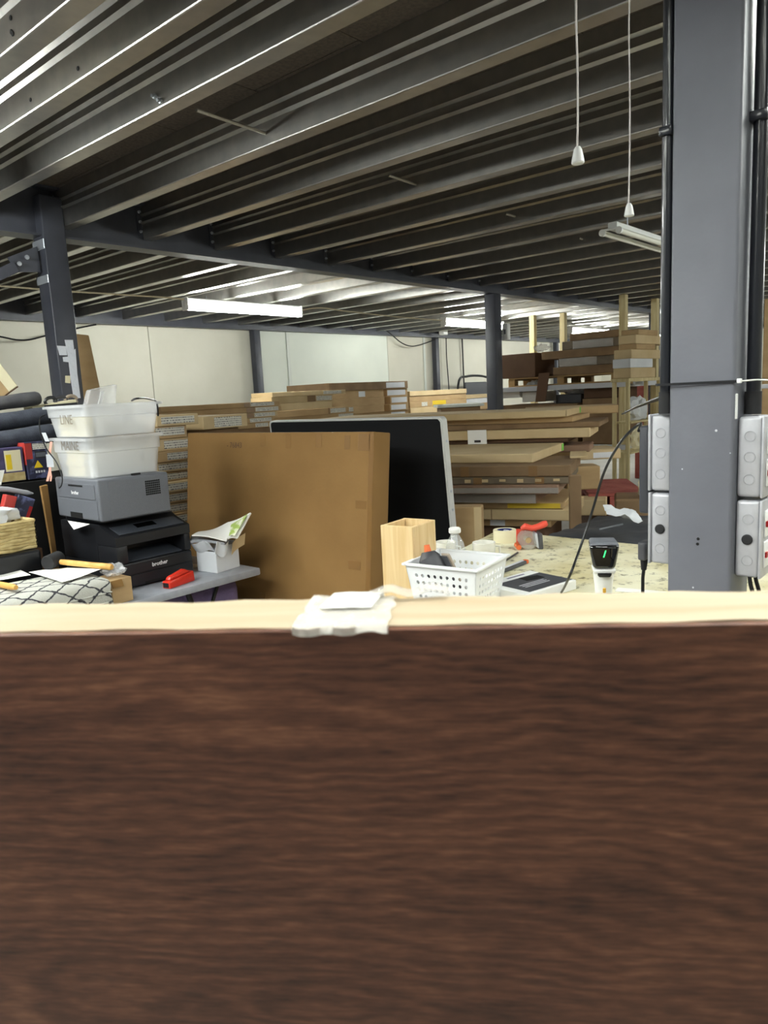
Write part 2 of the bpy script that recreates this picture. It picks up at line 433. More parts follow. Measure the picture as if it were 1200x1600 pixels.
# ceiling: chipboard deck on cold-formed joists
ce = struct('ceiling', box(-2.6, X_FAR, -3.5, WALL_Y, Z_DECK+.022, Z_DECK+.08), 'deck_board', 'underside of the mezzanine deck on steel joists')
bw, bl = .6, 2.4
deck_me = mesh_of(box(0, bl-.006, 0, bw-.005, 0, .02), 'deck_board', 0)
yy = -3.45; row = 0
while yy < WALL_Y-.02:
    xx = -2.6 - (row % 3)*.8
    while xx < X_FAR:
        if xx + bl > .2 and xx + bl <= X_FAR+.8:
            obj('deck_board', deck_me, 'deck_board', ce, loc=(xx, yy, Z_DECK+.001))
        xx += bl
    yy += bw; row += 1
# joist section (x, z): web on the near side, flanges to +X, rolled groove in the web
t = .003
def joist_profile():
    c = .005
    def rib(z): return [(0, z-.013), (-.013, z-.002), (-.013, z+.003), (0, z+.007)]
    out = [(.074, .016), (.074, c), (.074-c, 0), (c, 0), (.0015, .0015), (0, c)] + rib(.108) + rib(.155) + [(0, J_H), (.074, J_H), (.074, J_H-.016)]
    inn = [(.074-t, J_H-.016), (.074-t, J_H-t), (t, J_H-t), (t, c+t), (c+t, t), (.074-c-t, t), (.074-t, c+t), (.074-t, .016)]
    return out + inn
def joist_mesh(y0, y1):
    bm = prism(joist_profile(), y0, y1, 'Y')
    return mesh_of(bm, 'joist', 0)
j1 = joist_mesh(.56, BEAM_Y-.012); j2 = joist_mesh(BEAM_Y+.012, WALL_Y-.06); j0 = joist_mesh(-3.45, .44)
xs1 = [-1.9, -1.34, -.78, -.21, .35, .76, 1.17, 1.42, 1.737] + [2.294+.5575*k for k in range(29)]
xs1 = [x-.075 for x in xs1]
xs2 = [.95, 1.53, 2.10, 2.62, 3.17] + [3.80+.585*k for k in range(25)]
xs2 = [x-.045 for x in xs2]
for x in xs1: obj('joist', j1, 'joist_zinc', ce, loc=(x, 0, Z_JOIST))
for x in xs2: obj('joist', j2, 'joist_zinc', ce, loc=(x, 0, Z_JOIST))
for x in xs1[::1]:
    obj('joist', j0, 'joist_zinc', ce, loc=(x, 0, Z_JOIST))
# thin tie rods between joists
for (a, b) in (((307, 172), (452, 221)), ((607, 274), (682, 299)), ((790, 334), (828, 345)), ((905, 372), (925, 379))):
    p = at_z(a[0], a[1], Z_JOIST+.05); q = at_z(b[0], b[1], Z_JOIST+.05)
    ym = (p.y+q.y)/2
    obj('tie_rod', tube([p, q], .007, 6), 'rod_zinc', ce)
# bolt holes and bolts in the nearest webs
hole_me = mesh_of(lathe([(0, 0), (.007, 0), (.007, .002), (0, .002)], 10), 'bolt_hole')
bolt_me = mesh_of(lathe([(0, 0), (.010, 0), (.010, .008), (.006, .009), (.006, .018), (0, .018)], 8), 'bolt')
for (px, py) in ((48, 156), (122, 107)):
    p = at_x(px, py, 1.345)
    obj('bolt_hole', hole_me, 'slot_black', ce, loc=(1.3448, p.y, p.z), rot=(0, -PI/2, 0))
for (px, py) in ((17, 28), (18, 50), (20, 53)):
    p = at_x(px, py, 1.095)
    obj('bolt_hole', hole_me, 'slot_black', ce, loc=(1.0948, p.y, p.z), rot=(0, -PI/2, 0))
for (px, py, X) in ((243, 151, 1.662), (252, 158, 1.662), (404, 147, 2.219), (568, 263, 2.775)):
    p = at_x(px, py, X)
    if p.z < Z_JOIST+J_H-.01 and p.z > Z_JOIST+.01:
        obj('bolt', bolt_me, 'zinc_bright', ce, loc=(X, p.y, p.z), rot=(0, -PI/2, 0))

# main beams (I sections)
def ibeam(x0, x1, y, zb, h, fw, label, name='steel_beam'):
    poly = []
    tf, tw = .012, .008
    poly = [(-fw/2, 0), (fw/2, 0), (fw/2, tf), (tw/2, tf), (tw/2, h-tf), (fw/2, h-tf), (fw/2, h), (-fw/2, h), (-fw/2, h-tf), (-tw/2, h-tf), (-tw/2, tf), (-fw/2, tf)]
    bm = prism(poly, x0, x1, 'X')
    return tag(obj(name, bm, 'steel_blue', None, loc=(0, y, zb)), label, 'beam')
b1 = ibeam(-2.6, X_FAR, BEAM_Y, Z_BEAM, .284, .13, 'long dark blue steel beam crossing under the mezzanine over the columns')
b2 = ibeam(-2.6, X_FAR, WALL_Y-.10, Z_BEAM, .284, .10, 'dark blue steel beam along the top of the back wall')
b3 = ibeam(-2.6, X_FAR, .50, Z_BEAM, .284, .11, 'dark blue steel beam above the column with the sockets')
# joist cleats on the beam
cleat_me = mesh_of(box(-.035, 0, -.006, 0, .02, .20, .002, 1), 'cleat')
for x in xs1[6:18]:
    obj('cleat', cleat_me, 'steel_blue', b1, loc=(x, -.006, Z_JOIST-Z_BEAM))
    for zz in (.05, .11, .17):
        obj('bolt', bolt_me, 'zinc_bright', b1, loc=(x-.018, -.013, Z_JOIST-Z_BEAM+zz), rot=(PI/2, 0, 0))

# columns
def column(x, y, s, top, label, m='steel_blue', group=None):
    t = thing('steel_column', label, 'column', (x, y, 0), 0, group)
    obj('shaft', box(-s/2, s/2, -s/2, s/2, .014, top, .008, 3), m, t)
    obj('base_plate', box(-s*.95, s*.95, -s*.95, s*.95, 0, .014, .002, 1), m, t)
    for a in (-1, 1):
        for b in (-1, 1): obj('anchor_bolt', bolt_me, 'zinc_bright', t, loc=(a*s*.72, b*s*.72, .014))
    return t
CX, CY, CS = 1.611, .502, .128
colN = column(CX, CY, CS, Z_BEAM, 'large grey painted steel column carrying metal socket boxes', 'steel_column')
colL = column(2.15, BEAM_Y-.02, .134, Z_DECK-.06, 'dark steel column with torn white tape behind the stacked tubs')
colM = column(6.93, BEAM_Y, .13, Z_BEAM, 'dark blue steel column rising behind the pile of flat cartons')
colF = column(11.45, BEAM_Y, .13, Z_BEAM, 'dark blue steel column behind the timber rack')
colW1 = column(6.97, WALL_Y-.10, .11, Z_BEAM, 'slim dark steel column against the white panel of the back wall')
colW2 = column(11.25, WALL_Y-.10, .10, Z_BEAM, 'slim dark steel column against the back wall beside a white box')
colW3 = column(15.9, WALL_Y-.10, .10, Z_BEAM, 'slim dark steel column on the back wall seen above the rack')
# two drilled holes and paint chips on the near column
for (px, py, r) in ((1091, 842, .0032), (1090, 850, .0032)):
    p = at_x(px, py, CX-CS/2)
    obj('drilled_hole', lathe([(0, 0), (r, 0), (r, .0006), (0, .0006)], 10), 'slot_black', colN, loc=(-CS/2-.0003, p.y-CY, p.z), rot=(0, -PI/2, 0))
for (px, py, r) in ((1119, 673, .0026), (1066, 733, .0016), (1141, 708, .0014), (1083, 918, .002)):
    p = at_x(px, py, CX-CS/2)
    obj('paint_chip', lathe([(0, 0), (r, 0), (r*.8, .0006), (0, .0006)], 7), 'shelf_grey', colN, loc=(-CS/2-.0003, p.y-CY, p.z), rot=(0, -PI/2, 0))
# torn tape and a sticker on the left column
def tapepatch(pts, m='paper_tape', lift=.0015):
    vs = [at_y(x, y, BEAM_Y-.02-.068-lift) for x, y in pts]
    bm = plate([(v.x-2.15, v.y-(BEAM_Y-.02), v.z) for v in vs], (0, .0012, 0))
    return obj('torn_tape' if m == 'paper_tape' else 'sticker', bm, m, colL)
tapepatch([(101, 531), (114, 531), (117, 556), (106, 556)])
tapepatch([(89, 540), (103, 541), (105, 555), (93, 555)], lift=.004)
tapepatch([(98, 558), (107, 557), (108, 566), (99, 565)], lift=.004)
tapepatch([(106, 555), (118, 545), (121, 585), (126, 622), (115, 622), (110, 590)], lift=.0065)
tapepatch([(102, 587), (110, 587), (110, 599), (102, 598)], 'tape_cream')
# bracing bar bolted to the left column
br = thing('brace_bar', 'diagonal steel brace bolted to the top of the left column', 'brace', (2.15, BEAM_Y-.02, 0))
def rel(v): return (v.x-2.15, v.y-(BEAM_Y-.02), v.z)
p0 = at_y(52, 408, BEAM_Y-.03); p1 = at_y(10, 428, BEAM_Y-.03); p2 = p0 + (p1-p0).normalized()*3.4
d = (p1-p0).normalized()
gp = [at_y(*q, BEAM_Y-.03) for q in ((12, 402), (58, 385), (64, 425), (26, 425))]
bm = plate([rel(v) for v in gp], (0, .01, 0))
obj('gusset_plate', bm, 'steel_blue', br)
s0 = at_y(24, 417, BEAM_Y-.03)
ang = math.atan2(d.z, d.x)
L_ = (s0.z-.06)/abs(d.z)
bm = box(0, min(L_, 3.2), -.006, .006, -.03, .03, .002, 1)
o = obj('bar', bm, 'steel_blue', br, loc=(s0.x-2.15, s0.y-(BEAM_Y-.02)-.012, s0.z)); o.rotation_euler = (0, -ang, 0)
for q in ((30, 412), (42, 402)):
    v = at_y(*q, BEAM_Y-.055)
    obj('bolt', lathe([(0, 0), (.013, 0), (.013, .006), (.009, .008), (0, .008)], 10), 'zinc_bright', br, loc=rel(v), rot=(PI/2, 0, 0))
for (ya, yb) in ((371, 387), (427, 440)):
    v = at_y(60, ya, BEAM_Y-.02-.075); v2 = at_y(62, yb, BEAM_Y-.02-.075)
    obj('clamp_strap', box(-.074, -.0675, -.072, .072, v2.z, v.z, .002, 1), 'zinc_bright', br)

# ================================================================== LAMPS
def batten(x, y, z, lit, label, tubes=1, L=1.5, group='lit fluorescent battens', rz=0):
    t = thing('fluorescent_batten', label, 'light', (x, y, z), rz, group)
    if tubes == 1:
        obj('housing', box(0, L, -.026, .026, .027, .055, .006, 2), 'lamp_body', t)
        for e in (0, L):
            sg = -1 if e == 0 else 1
            obj('end_cap', box(e-.012 if sg < 0 else e-.004, e+.004 if sg < 0 else e+.012, -.048, .048, -.066, .056, .006, 2), 'white_plastic', t)
        obj('tube', tube([(.006, 0, -.018), (L-.006, 0, -.018)], .044, 18), 'lamp_glow' if lit else 'lamp_off', t)
    else:
        obj('housing', box(.03, L-.03, -.03, .03, .012, .054, .006, 2), 'lamp_body', t)
        for yv in (-.052, .052):
            obj('tube', tube([(.012, yv, -.004), (L-.012, yv, -.004)], .016, 14), 'lamp_off', t)
            for e in (0, L-.02):
                obj('lampholder', tube([(e, yv, -.004), (e+.02, yv, -.004)], .021, 12), 'white_plastic', t)
                obj('holder_arm', box(e+.004, e+.016, min(yv, 0), max(yv, 0), .004, .016, .002, 1), 'white_plastic', t)
    for xx in (.25, L-.25):
        obj('hanger', tube([(xx, 0, .054), (xx, 0, Z_JOIST-z-.003)], .004, 6), 'zinc_bright', t)
    return t
batten(4.36, 6.30, CAM_Z+.975, True, 'lit fluorescent batten hanging under the joists, nearest and largest one')
batten(8.60, 6.30, CAM_Z+.975, True, 'lit fluorescent batten half hidden behind the middle blue column')
batten(12.40, 6.30, CAM_Z+.975, True, 'small distant lit fluorescent batten seen between the timber posts')
batten(16.3, 6.30, CAM_Z+.975, True, 'farthest lit fluorescent batten at the end of the row')
batten(12.9, 1.95, CAM_Z+.975, True, 'distant lit fluorescent batten beyond the rack, glowing beside the grey column')
t4 = batten(4.40, 1.97, CAM_Z+.90, False, 'unlit white twin tube batten hanging beside the pull cord', tubes=2, group='unlit batten')
# one more batten out of view to the left, inferred from the bright joists
batten(-.20, 3.60, CAM_Z+.95, True, 'lit fluorescent batten out of view to the left of the tubs')
# unseen battens added as fill: between joists near the camera, and over the aisle
ZU = Z_JOIST+.10
batten(-.48, .70, ZU, True, 'lit batten up between the joists behind the camera', L=1.5, rz=PI/2)
batten(-.48, 2.55, ZU, True, 'lit batten up between the joists left of the camera', L=1.5, rz=PI/2)
batten(-1.6, 1.0, ZU, True, 'second lit batten up between the joists behind the camera', L=1.5, rz=PI/2)
batten(2.58, -1.15, ZU, True, 'lit batten up between the joists right of the grey column', L=1.5, rz=PI/2)
batten(.60, -1.15, ZU, True, 'lit batten up between the joists over the right shoulder', L=1.5, rz=PI/2)
batten(4.2, -.85, CAM_Z+.70, True, 'lit batten hanging over the aisle right of the bench')  # aisle pair added out of view to brighten right-hand faces and joist flanges
batten(8.4, -.85, CAM_Z+.70, True, 'lit batten hanging farther down the right aisle')

# lighting flex slung along the joists
def cable(name, pts, r, m, label, cat='cable', k=6, n=6):
    return tag(obj(name, tube(smoothpath(pts, k), r, n), m), label, cat)
cable('lighting_cable', [at_y(x, y, 6.30) for x, y in ((-90, 444), (0, 447), (62, 452), (120, 456), (200, 461), (262, 465), (289, 468))], .008, 'cable_cream', 'cream flex running from the left edge to the nearest lit batten')
cable('lighting_cable', [at_y(x, y, 6.33) for x, y in ((464, 486), (500, 481), (540, 486), (620, 495), (696, 501))], .008, 'cable_cream', 'cream flex slung between the two nearer lit battens')
cable('wall_cable', [at_y(x, y, 8.40) for x, y in ((-20, 525), (0, 526), (25, 531), (45, 531), (70, 525), (116, 514), (150, 507))], .010, 'black_plastic', 'thin black cable sagging across the back wall behind the left column')
cable('wall_cable', [at_y(x, y, 8.37) for x, y in ((590, 505), (612, 523), (628, 536), (645, 541), (668, 535), (684, 528))], .010, 'black_plastic', 'thin black cable sagging on the wall toward the white box')
cable('wall_cable', [at_y(x, y, 8.45) for x, y in ((697, 528), (698, 560), (701, 600), (703, 640))], .010, 'black_plastic', 'thin black cable dropping down the wall beside the slim column')
cable('wall_pipe', [at_y(x, y, 8.50) for x, y in ((722, 528), (725, 600), (727, 640))], .016, 'black_plastic', 'thin dark pipe upright on the wall left of the middle column', 'pipe')
v = at_y(692, 514, 8.25)
jb = thing('junction_box', 'white junction box at the top of the slim wall column', 'junction box', (v.x, 8.35-.11, v.z-.11))
obj('case', box(-.07, .07, -.05, .05, 0, .24, .008, 2), 'white_plastic', jb)
obj('cover', box(-.06, .06, -.056, -.05, .012, .228, .003, 1), 'white_plastic', jb)
v = at_x(785, 518, 6.99)
jb2 = thing('junction_box', 'white switch box mounted on the middle blue column', 'junction box', (6.995+.032, BEAM_Y-.10, v.z-.09))
obj('case', box(-.03, .03, -.034, .034, 0, .17, .006, 2), 'white_plastic', jb2)
obj('rocker', box(-.033, -.0302, -.012, .012, .06, .11, .001, 1), 'printer_grey', jb2)
# pull cords with toggles
def pullcord(px_top, px_bot, ybot, dep, label, s):
    base = at_d(px_bot, ybot, dep)
    top = at_d(px_top, 0, dep)
    t = thing('pull_cord', label, 'pull cord', base, 0, None)
    zc = Z_JOIST - base.z
    obj('toggle', lathe([(0, 0), (.013*s, 0), (.0145*s, .003*s), (.0125*s, .014*s), (.009*s, .030*s), (.0055*s, .036*s), (0, .037*s)], 16), 'white_plastic', t)
    wob = [Vector((.0015*math.sin(i*1.9), .0015*math.cos(i*1.3), .036*s+(zc-.04*s-.036*s)*i/9)) for i in range(10)]
    obj('cord', tube(smoothpath(wob, 4), .0022*s, 8), 'cord_white', t)
    obj('switch_box', lathe([(0, zc-.045*s-.0), (.03, zc-.045*s), (.036, zc-.035*s), (.036, zc-.002), (0, zc-.002)], 20), 'white_plastic', t)
    return t
pullcord(899, 903, 256, 1.726, 'white pull cord with toggle hanging clear, left of the two cords', 1.05)
pullcord(986, 983, 338, 1.6671, 'white pull cord whose toggle hangs over the unlit batten', .76)

# ================================================================== FOREGROUND BOARD
ZB = CAM_Z - .125
fa, fb = at_z(0, 946, ZB), at_z(1200, 922, ZB)
na, nb = at_z(0, 991, ZB), at_z(1200, 972, ZB)
bd = (fb-fa).normalized()
bang = math.atan2(bd.y, bd.x)
nrm = Vector((-bd.y, bd.x, 0))                     # points away from the camera
near_d = (na.dot(nrm)+nb.dot(nrm))/2; far_d = (fa.dot(nrm)+fb.dot(nrm))/2
BT = far_d - near_d
along0 = CAMP.dot(bd) + .0
org = nrm*near_d + bd*along0; org.z = 0
hb = thing('walnut_board', 'tall dark walnut grain panel with pale pine edge filling the foreground', 'panel', (org.x, org.y, 0), bang)
HW = .80
obj('veneer_face', box(-HW, HW, 0, .004, .0, ZB-.0005, .0008, 1), 'walnut_grain', hb)
# slightly uneven pine core, its top is the pale strip
bm = bmesh.new()
N_ = 90
def rough(i, s): return .0009*math.sin(i*1.7+s)+.0007*math.sin(i*.61+s*2)
rows = []
for i in range(N_+1):
    x = -HW+.001+(2*HW-.002)*i/N_
    rows.append([bm.verts.new(c) for c in ((x, .0042, .001), (x, .0042, ZB+rough(i, 0)*.5), (x, BT*.5, ZB+.0008+rough(i, 4)*.4), (x, BT+rough(i, 2), ZB+rough(i, 1)*.5), (x, BT, .001))])
for a, b in zip(rows, rows[1:]):
    for k in range(5): bm.faces.new((a[k], a[(k+1) % 5], b[(k+1) % 5], b[k]))
bm.faces.new(rows[0]); bm.faces.new(rows[-1][::-1]); bmesh.ops.recalc_face_normals(bm, faces=bm.faces)
obj('pine_core', bm, 'pine_edge', hb, smooth=40)
# torn packing film and tape folded over the top edge
def loc_of(px, py, z):
    v = at_z(px, py, z); return Vector(((v-org).dot(bd), (v-org).dot(nrm), z))
cA = loc_of(474, 960, ZB).x; cB = loc_of(612, 960, ZB).x
from mathutils import noise as _ns
def film(u, v):
    x = cA+(cB-cA)*u + .004*_ns.noise(Vector((u*5, v*6, 1)))
    s = -.0045*(1+.9*_ns.noise(Vector((u*3, 0, 5)))) + v*(BT+.0115)
    wr = .0010*_ns.noise(Vector((u*6, v*4, 3)))+.0004*_ns.noise(Vector((u*14, v*9, 9)))
    if s < 0: return (x, -.0018-abs(wr)*1.2, ZB+.002+s)
    if s > BT: return (x, BT+.0018+abs(wr), ZB+.002-(s-BT))
    e = min(s, BT-s)
    return (x, s, ZB+.0022+abs(wr)*1.6 - (.0015 if e < .002 else 0))
obj('torn_film', sheet(40, 16, film, .0006), 'film_white', hb, smooth=60)
def film2(u, v):
    x = cA+.010+(cB-cA-.022)*u + .004*v
    s = BT*.45+v*(BT*.58)
    return (x, min(s, BT+.002), ZB+.0042+.0006*_ns.noise(Vector((u*4, v*3, 7)))-(.003 if s > BT else 0))
obj('foam_wrap', sheet(20, 10, film2, .0008), 'white_plastic', hb, smooth=60)
kx = loc_of(625, 940, ZB).x
obj('tape_edge', sheet(10, 2, lambda u, v: (kx-.02+.05*u, BT-.012+.010*v+.004*u, ZB+.003+.004*math.sin(u*6)**2+.002*v), .0006), 'clear_wrap', hb, smooth=60)

# ================================================================== FITTINGS ON THE NEAR COLUMN
XS = CX-.043
def knock(parent, yc, zc, face_x, black=False):
    if black:
        obj('grommet', lathe([(0, .004), (.0085, .004), (.0105, .0025), (.0105, 0), (0, 0)], 20), 'rubber', parent, loc=(face_x, yc, zc), rot=(0, -PI/2, 0))
    else:
        obj('knockout', lathe([(0, .0004), (.0088, .0004), (.0092, -.0004), (.0097, .0012), (.0106, .0012), (.0109, 0), (.0109, -.0006), (0, -.0006)], 24), 'galv_box', parent, loc=(face_x, yc, zc), rot=(0, -PI/2, 0))
def sockbox(side, ytop, ybot, label, blackmid):
    """side=+1: on the +Y face of the column (left in the picture), -1: on the other face"""
    if side > 0:
        f = at_x(1012.5, (ytop+ybot)/2, XS).y; w0 = CY+CS/2+.001; depth = max(.044, f-w0)
        zt = at_x(1030, ytop, XS).z; zb = at_x(1030, ybot, XS).z
    else:
        f = at_x(1194 if ytop < 700 else 1190, (ytop+ybot)/2, XS).y; w0 = CY-CS/2-.001; depth = max(.040, w0-f)
        zt = at_x(1175, ytop, XS).z; zb = at_x(1172, ybot, XS).z
    t = thing('socket_box', label, 'socket', (CX, w0, zb), 0, 'metal socket boxes on the near column')
    h = zt-zb; ya, yb = (0, depth-.006) if side > 0 else (-(depth-.006), 0)
    obj('back_box', box(-.043, .043, min(ya, yb), max(ya, yb), 0, h, .007, 3), 'galv_box', t)
    c0, c1 = (depth-.0055, depth) if side > 0 else (-depth, -(depth-.0055))
    cv = obj('front_plate', box(-.0445, .0445, c0, c1, -.001, h+.001, .0022, 2), 'galv_box', t)
    ym = (depth-.006)*.53*side
    for k, fz in enumerate((.22, .5, .76)):
        knock(t, ym, h*fz, -.043, blackmid and k == 1)
    for z in (h*.3, h*.7):
        fy = depth if side > 0 else -depth
        ga, gb = sorted((fy, fy+.0035*side))
        obj('socket_face', box(-.03, .03, ga, gb, z-.027, z+.027, .003, 2), 'white_plastic', cv)
        ra, rb = sorted((fy+.0035*side, fy+.0075*side))
        if side < 0: obj('rocker', box(-.034+.004, -.020, ra, rb, z-.006, z+.006, .001, 1), 'neon_red' if side < 0 else 'white_plastic', cv)
    return t, depth, h, zb
sl1 = sockbox(1, 648, 767, 'upper grey metal socket box on the bench side of the column', False)
sl2 = sockbox(1, 771, 881, 'lower grey metal socket box on the bench side of the column', True)
sr1 = sockbox(-1, 651, 777, 'upper grey metal socket box on the far right side of the column', False)
sr2 = sockbox(-1, 783, 903, 'lower grey metal socket box on the far right side of the column', True)
# black power adapter plugged into the left boxes
yl = CY+CS/2+.001+sl1[1]
za = at_x(1005, 800, CX).z; zb_ = at_x(1005, 665, CX).z
ad = thing('power_adapter', 'dark grey power adapter plugged into the socket boxes', 'adapter', (CX+.012, yl+.008, za))
obj('body', box(-.032, .032, 0, .022, 0, zb_-za, .006, 3), 'printer_grey_dark', ad)
obj('pin_plate', box(-.02, .02, -.0075, .0, .06, .11, .001, 1), 'black_plastic', ad)
# conduits
def conduit(y, x, z0, z1, r, zclip, label, coupler):
    t = thing('conduit', label, 'conduit', (x, y, z0))
    obj('pipe', tube([(0, 0, 0), (0, 0, z1-z0)], r, 16), 'conduit', t)
    if coupler: obj('coupler', tube([(0, 0, 0), (0, 0, .045)], r*1.18, 16), 'rubber', t)
    sg = -1 if y > CY else 1
    wall = (CY+CS/2 - y) if y > CY else (CY-CS/2 - y)
    a, b = sorted((-r*1.15*(-sg), wall))
    a, b = sorted((-sg*(r*1.2), wall))
    obj('saddle_clip', box(-r*1.5, r*1.5, a, b, zclip-z0-.009, zclip-z0+.009, .003, 2), 'conduit', t)
    return t
zl = at_x(1030, 647, XS).z; zr = at_x(1175, 650, XS).z
conduit(CY+CS/2+.0125, CX-.052, zl+.001, Z_BEAM, .0105, at_x(1050, 218, CX).z, 'thin black conduit running up the left side of the grey column', True)
conduit(CY-CS/2-.0165, CX, zr+.002, Z_BEAM, .0135, at_x(1178, 185, CX).z, 'thick black conduit running up the right side of the grey column', True)
# cable tie round column and conduits
zt = at_x(1100, 598, CX-CS/2).z
e = .0022
ring = [(CX-CS/2-e, CY-CS/2-.004), (CX-.0725, CY+CS/2), (CX-.071, CY+CS/2+.02), (CX-.066, CY+CS/2+.0255), (CX-.048, CY+CS/2+.0255), (CX+CS/2+e, CY+CS/2), (CX+CS/2+e, CY-CS/2), (CX+.012, CY-CS/2-.0325), (CX-.012, CY-CS/2-.0325)]
bm = bmesh.new()
n = len(ring); vs = []
cx_, cy_ = CX, CY
for (x, y) in ring:
    d_ = Vector((x-cx_, y-cy_)).normalized()*.0018
    vs.append([bm.verts.new((x-CX, y-CY, zt-.0025)), bm.verts.new((x-CX, y-CY, zt+.0025)), bm.verts.new((x+d_.x-CX, y+d_.y-CY, zt+.0025)), bm.verts.new((x+d_.x-CX, y+d_.y-CY, zt-.0025))])
for i in range(n):
    a, b = vs[i], vs[(i+1) % n]
    for k in range(4): bm.faces.new((a[k], a[(k+1) % 4], b[(k+1) % 4], b[k]))
bmesh.ops.recalc_face_normals(bm, faces=bm.faces)
zt_o = thing('cable_tie', 'black cable tie strapped round the grey column and its conduits', 'cable tie', (CX, CY, 0))
obj('strap', bm, 'black_plastic', zt_o, smooth=0)
obj('clasp', box(-CS/2-.006, -CS/2+.003, -CS/2-.012, -CS/2-.004, zt-.004, zt+.005, .001, 1), 'white_plastic', zt_o)
obj('tail', tube([(-CS/2-.003, -CS/2-.01, zt), (-.05, -CS/2-.035, zt+.001), (-.02, -CS/2-.05, zt-.001)], .0016, 6), 'white_plastic', zt_o)
p = at_x(1154, 635, CX-CS/2-.001)
obj('sealant_strip', box(-CS/2+.002, -CS/2+.014, -CS/2-.0022, -CS/2-.0001, at_x(1154, 655, CX-CS/2).z, at_x(1154, 615, CX-CS/2).z, .001, 1), 'white_plastic', colN)

# ================================================================== BENCH
BZ = CAM_Z - .62
bench = thing('workbench', 'worn pale workbench with flecked scratched top', 'workbench', (1.60, -.75, 0))
poly = [(.0, 1.47), (.0, 2.27), (1.13, 2.50), (1.13, 0), (.13, 0), (.13, 1.47)]
obj('worktop', prism(poly, BZ-.04, BZ, 'Z'), 'bench_top', bench)
for (a, b) in ((.20, .06), (1.06, .06), (1.06, 2.36), (.06, 2.18)): obj('leg', box(a-.035, a+.035, b-.035, b+.035, 0, BZ-.0405, .004, 1), 'post_timber', bench)
obj('apron', box(1.00, 1.02, .1, 2.32, BZ-.14, BZ-.041, .003, 1), 'post_timber', bench)

# pine open box section
PT = BZ+.228
pc = [at_z(*q, PT) for q in ((596, 820), (644, 824), (680, 812), (634, 806))]
pr_ = pc[1]; pa = math.atan2((pc[2]-pc[1]).y, (pc[2]-pc[1]).x)
pw = (pc[2]-pc[1]).length; pl = (pc[0]-pc[1]).length
pb = thing('pine_box', 'tall open pine wood box standing left of the white basket', 'wooden box', (pr_.x, pr_.y, BZ), pa)
h = .228; tk = .012
obj('front_board', box(0, tk, 0, pl, 0, h, .0015, 1), 'pine', pb)
obj('back_board', box(pw-tk, pw, 0, pl, 0, h, .0015, 1), 'pine', pb)
obj('side_board', box(tk+.0003, pw-tk-.0003, 0, tk, 0, h-.0006, .0015, 1), 'pine', pb)
obj('side_board', box(tk+.0003, pw-tk-.0003, pl-tk, pl, 0, h-.0006, .0015, 1), 'pine', pb)
obj('base_board', box(tk+.0003, pw-tk-.0003, tk+.0003, pl-tk-.0003, .002, .012), 'pine', pb)

# white perforated basket
RZ = BZ+.133
bc = [at_z(*q, RZ) for q in ((646, 875), (744, 890), (796, 864), (719, 857))]
ba = math.atan2((bc[2]-bc[1]).y, (bc[2]-bc[1]).x)
bwid = .5*((bc[2]-bc[1]).length+.19); blen = .23
bk = thing('plastic_basket', 'white perforated plastic basket holding tools on the bench', 'basket', (bc[1].x, bc[1].y, BZ), ba)
tp = .018
def wallgrid(p00, p10, p01, p11, nu, nv, hr, th, nrm_in, holes):
    """quad wall with round holes: each cell is a square ring of quads around an octagon"""
    bm = bmesh.new()
    P = lambda u, v: (p00*(1-u)*(1-v)+p10*u*(1-v)+p01*(1-u)*v+p11*u*v)
    for i in range(nu):
        for j in range(nv):
            us, vs_ = i/nu, j/nv; du, dv = 1/nu, 1/nv
            if not holes(i, j):
                bm.faces.new([bm.verts.new(P(us+a*du, vs_+b*dv)) for a, b in ((0, 0), (1, 0), (1, 1), (0, 1))]); continue
            out = [(0, .5), (0, 0), (.5, 0), (1, 0), (1, .5), (1, 1), (.5, 1), (0, 1)]
            inn = [(.5+hr*math.cos(PI+k*PI/4), .5+hr*math.sin(PI+k*PI/4)) for k in range(8)]
            o_ = [bm.verts.new(P(us+a*du, vs_+b*dv)) for a, b in out]; n_ = [bm.verts.new(P(us+a*du, vs_+b*dv)) for a, b in inn]
            for k in range(8): bm.faces.new((o_[k], o_[(k+1) % 8], n_[(k+1) % 8], n_[k]))
    bmesh.ops.remove_doubles(bm, verts=bm.verts, dist=1e-5)
    ex = bmesh.ops.extrude_face_region(bm, geom=list(bm.faces))
    for v in [g for g in ex['geom'] if isinstance(g, bmesh.types.BMVert)]: v.co += nrm_in*th
    bmesh.ops.recalc_face_normals(bm, faces=bm.faces)
    return bm
H_ = .130
V = Vector
B4 = [V((tp, tp, .001)), V((bwid-tp, tp, .001)), V((bwid-tp, blen-tp, .001)), V((tp, blen-tp, .001))]
T4 = [V((0, 0, H_)), V((bwid, 0, H_)), V((bwid, blen, H_)), V((0, blen, H_))]
for k, (nu, inn) in enumerate(((10, V((0, 1, 0))), (11, V((-1, 0, 0))), (10, V((0, -1, 0))), (11, V((1, 0, 0))))):
    k2 = (k+1) % 4
    bm = wallgrid(B4[k], B4[k2], T4[k], T4[k2], nu, 6, .27, .0022, inn, lambda i, j, nu=nu: 0 < i < nu-1 and 0 < j < 6 and j != 5 or (0 < i < nu-1 and j == 5 and False))
    obj('perforated_wall', bm, 'basket_white', bk, smooth=0)
obj('base', box(tp, bwid-tp, tp, blen-tp, .0005, .003), 'basket_white', bk)
bm = bmesh.new()
for (a, b, c, d_) in ((-.008, bwid+.008, -.008, .004), (-.008, bwid+.008, blen-.004, blen+.008), (-.008, .004, .0042, blen-.0042), (bwid-.004, bwid+.008, .0042, blen-.0042)):
    bm_box(bm, a, b, c, d_, H_-.004, H_+.003, .0015, 2)
obj('rim', bm, 'basket_white', bk)
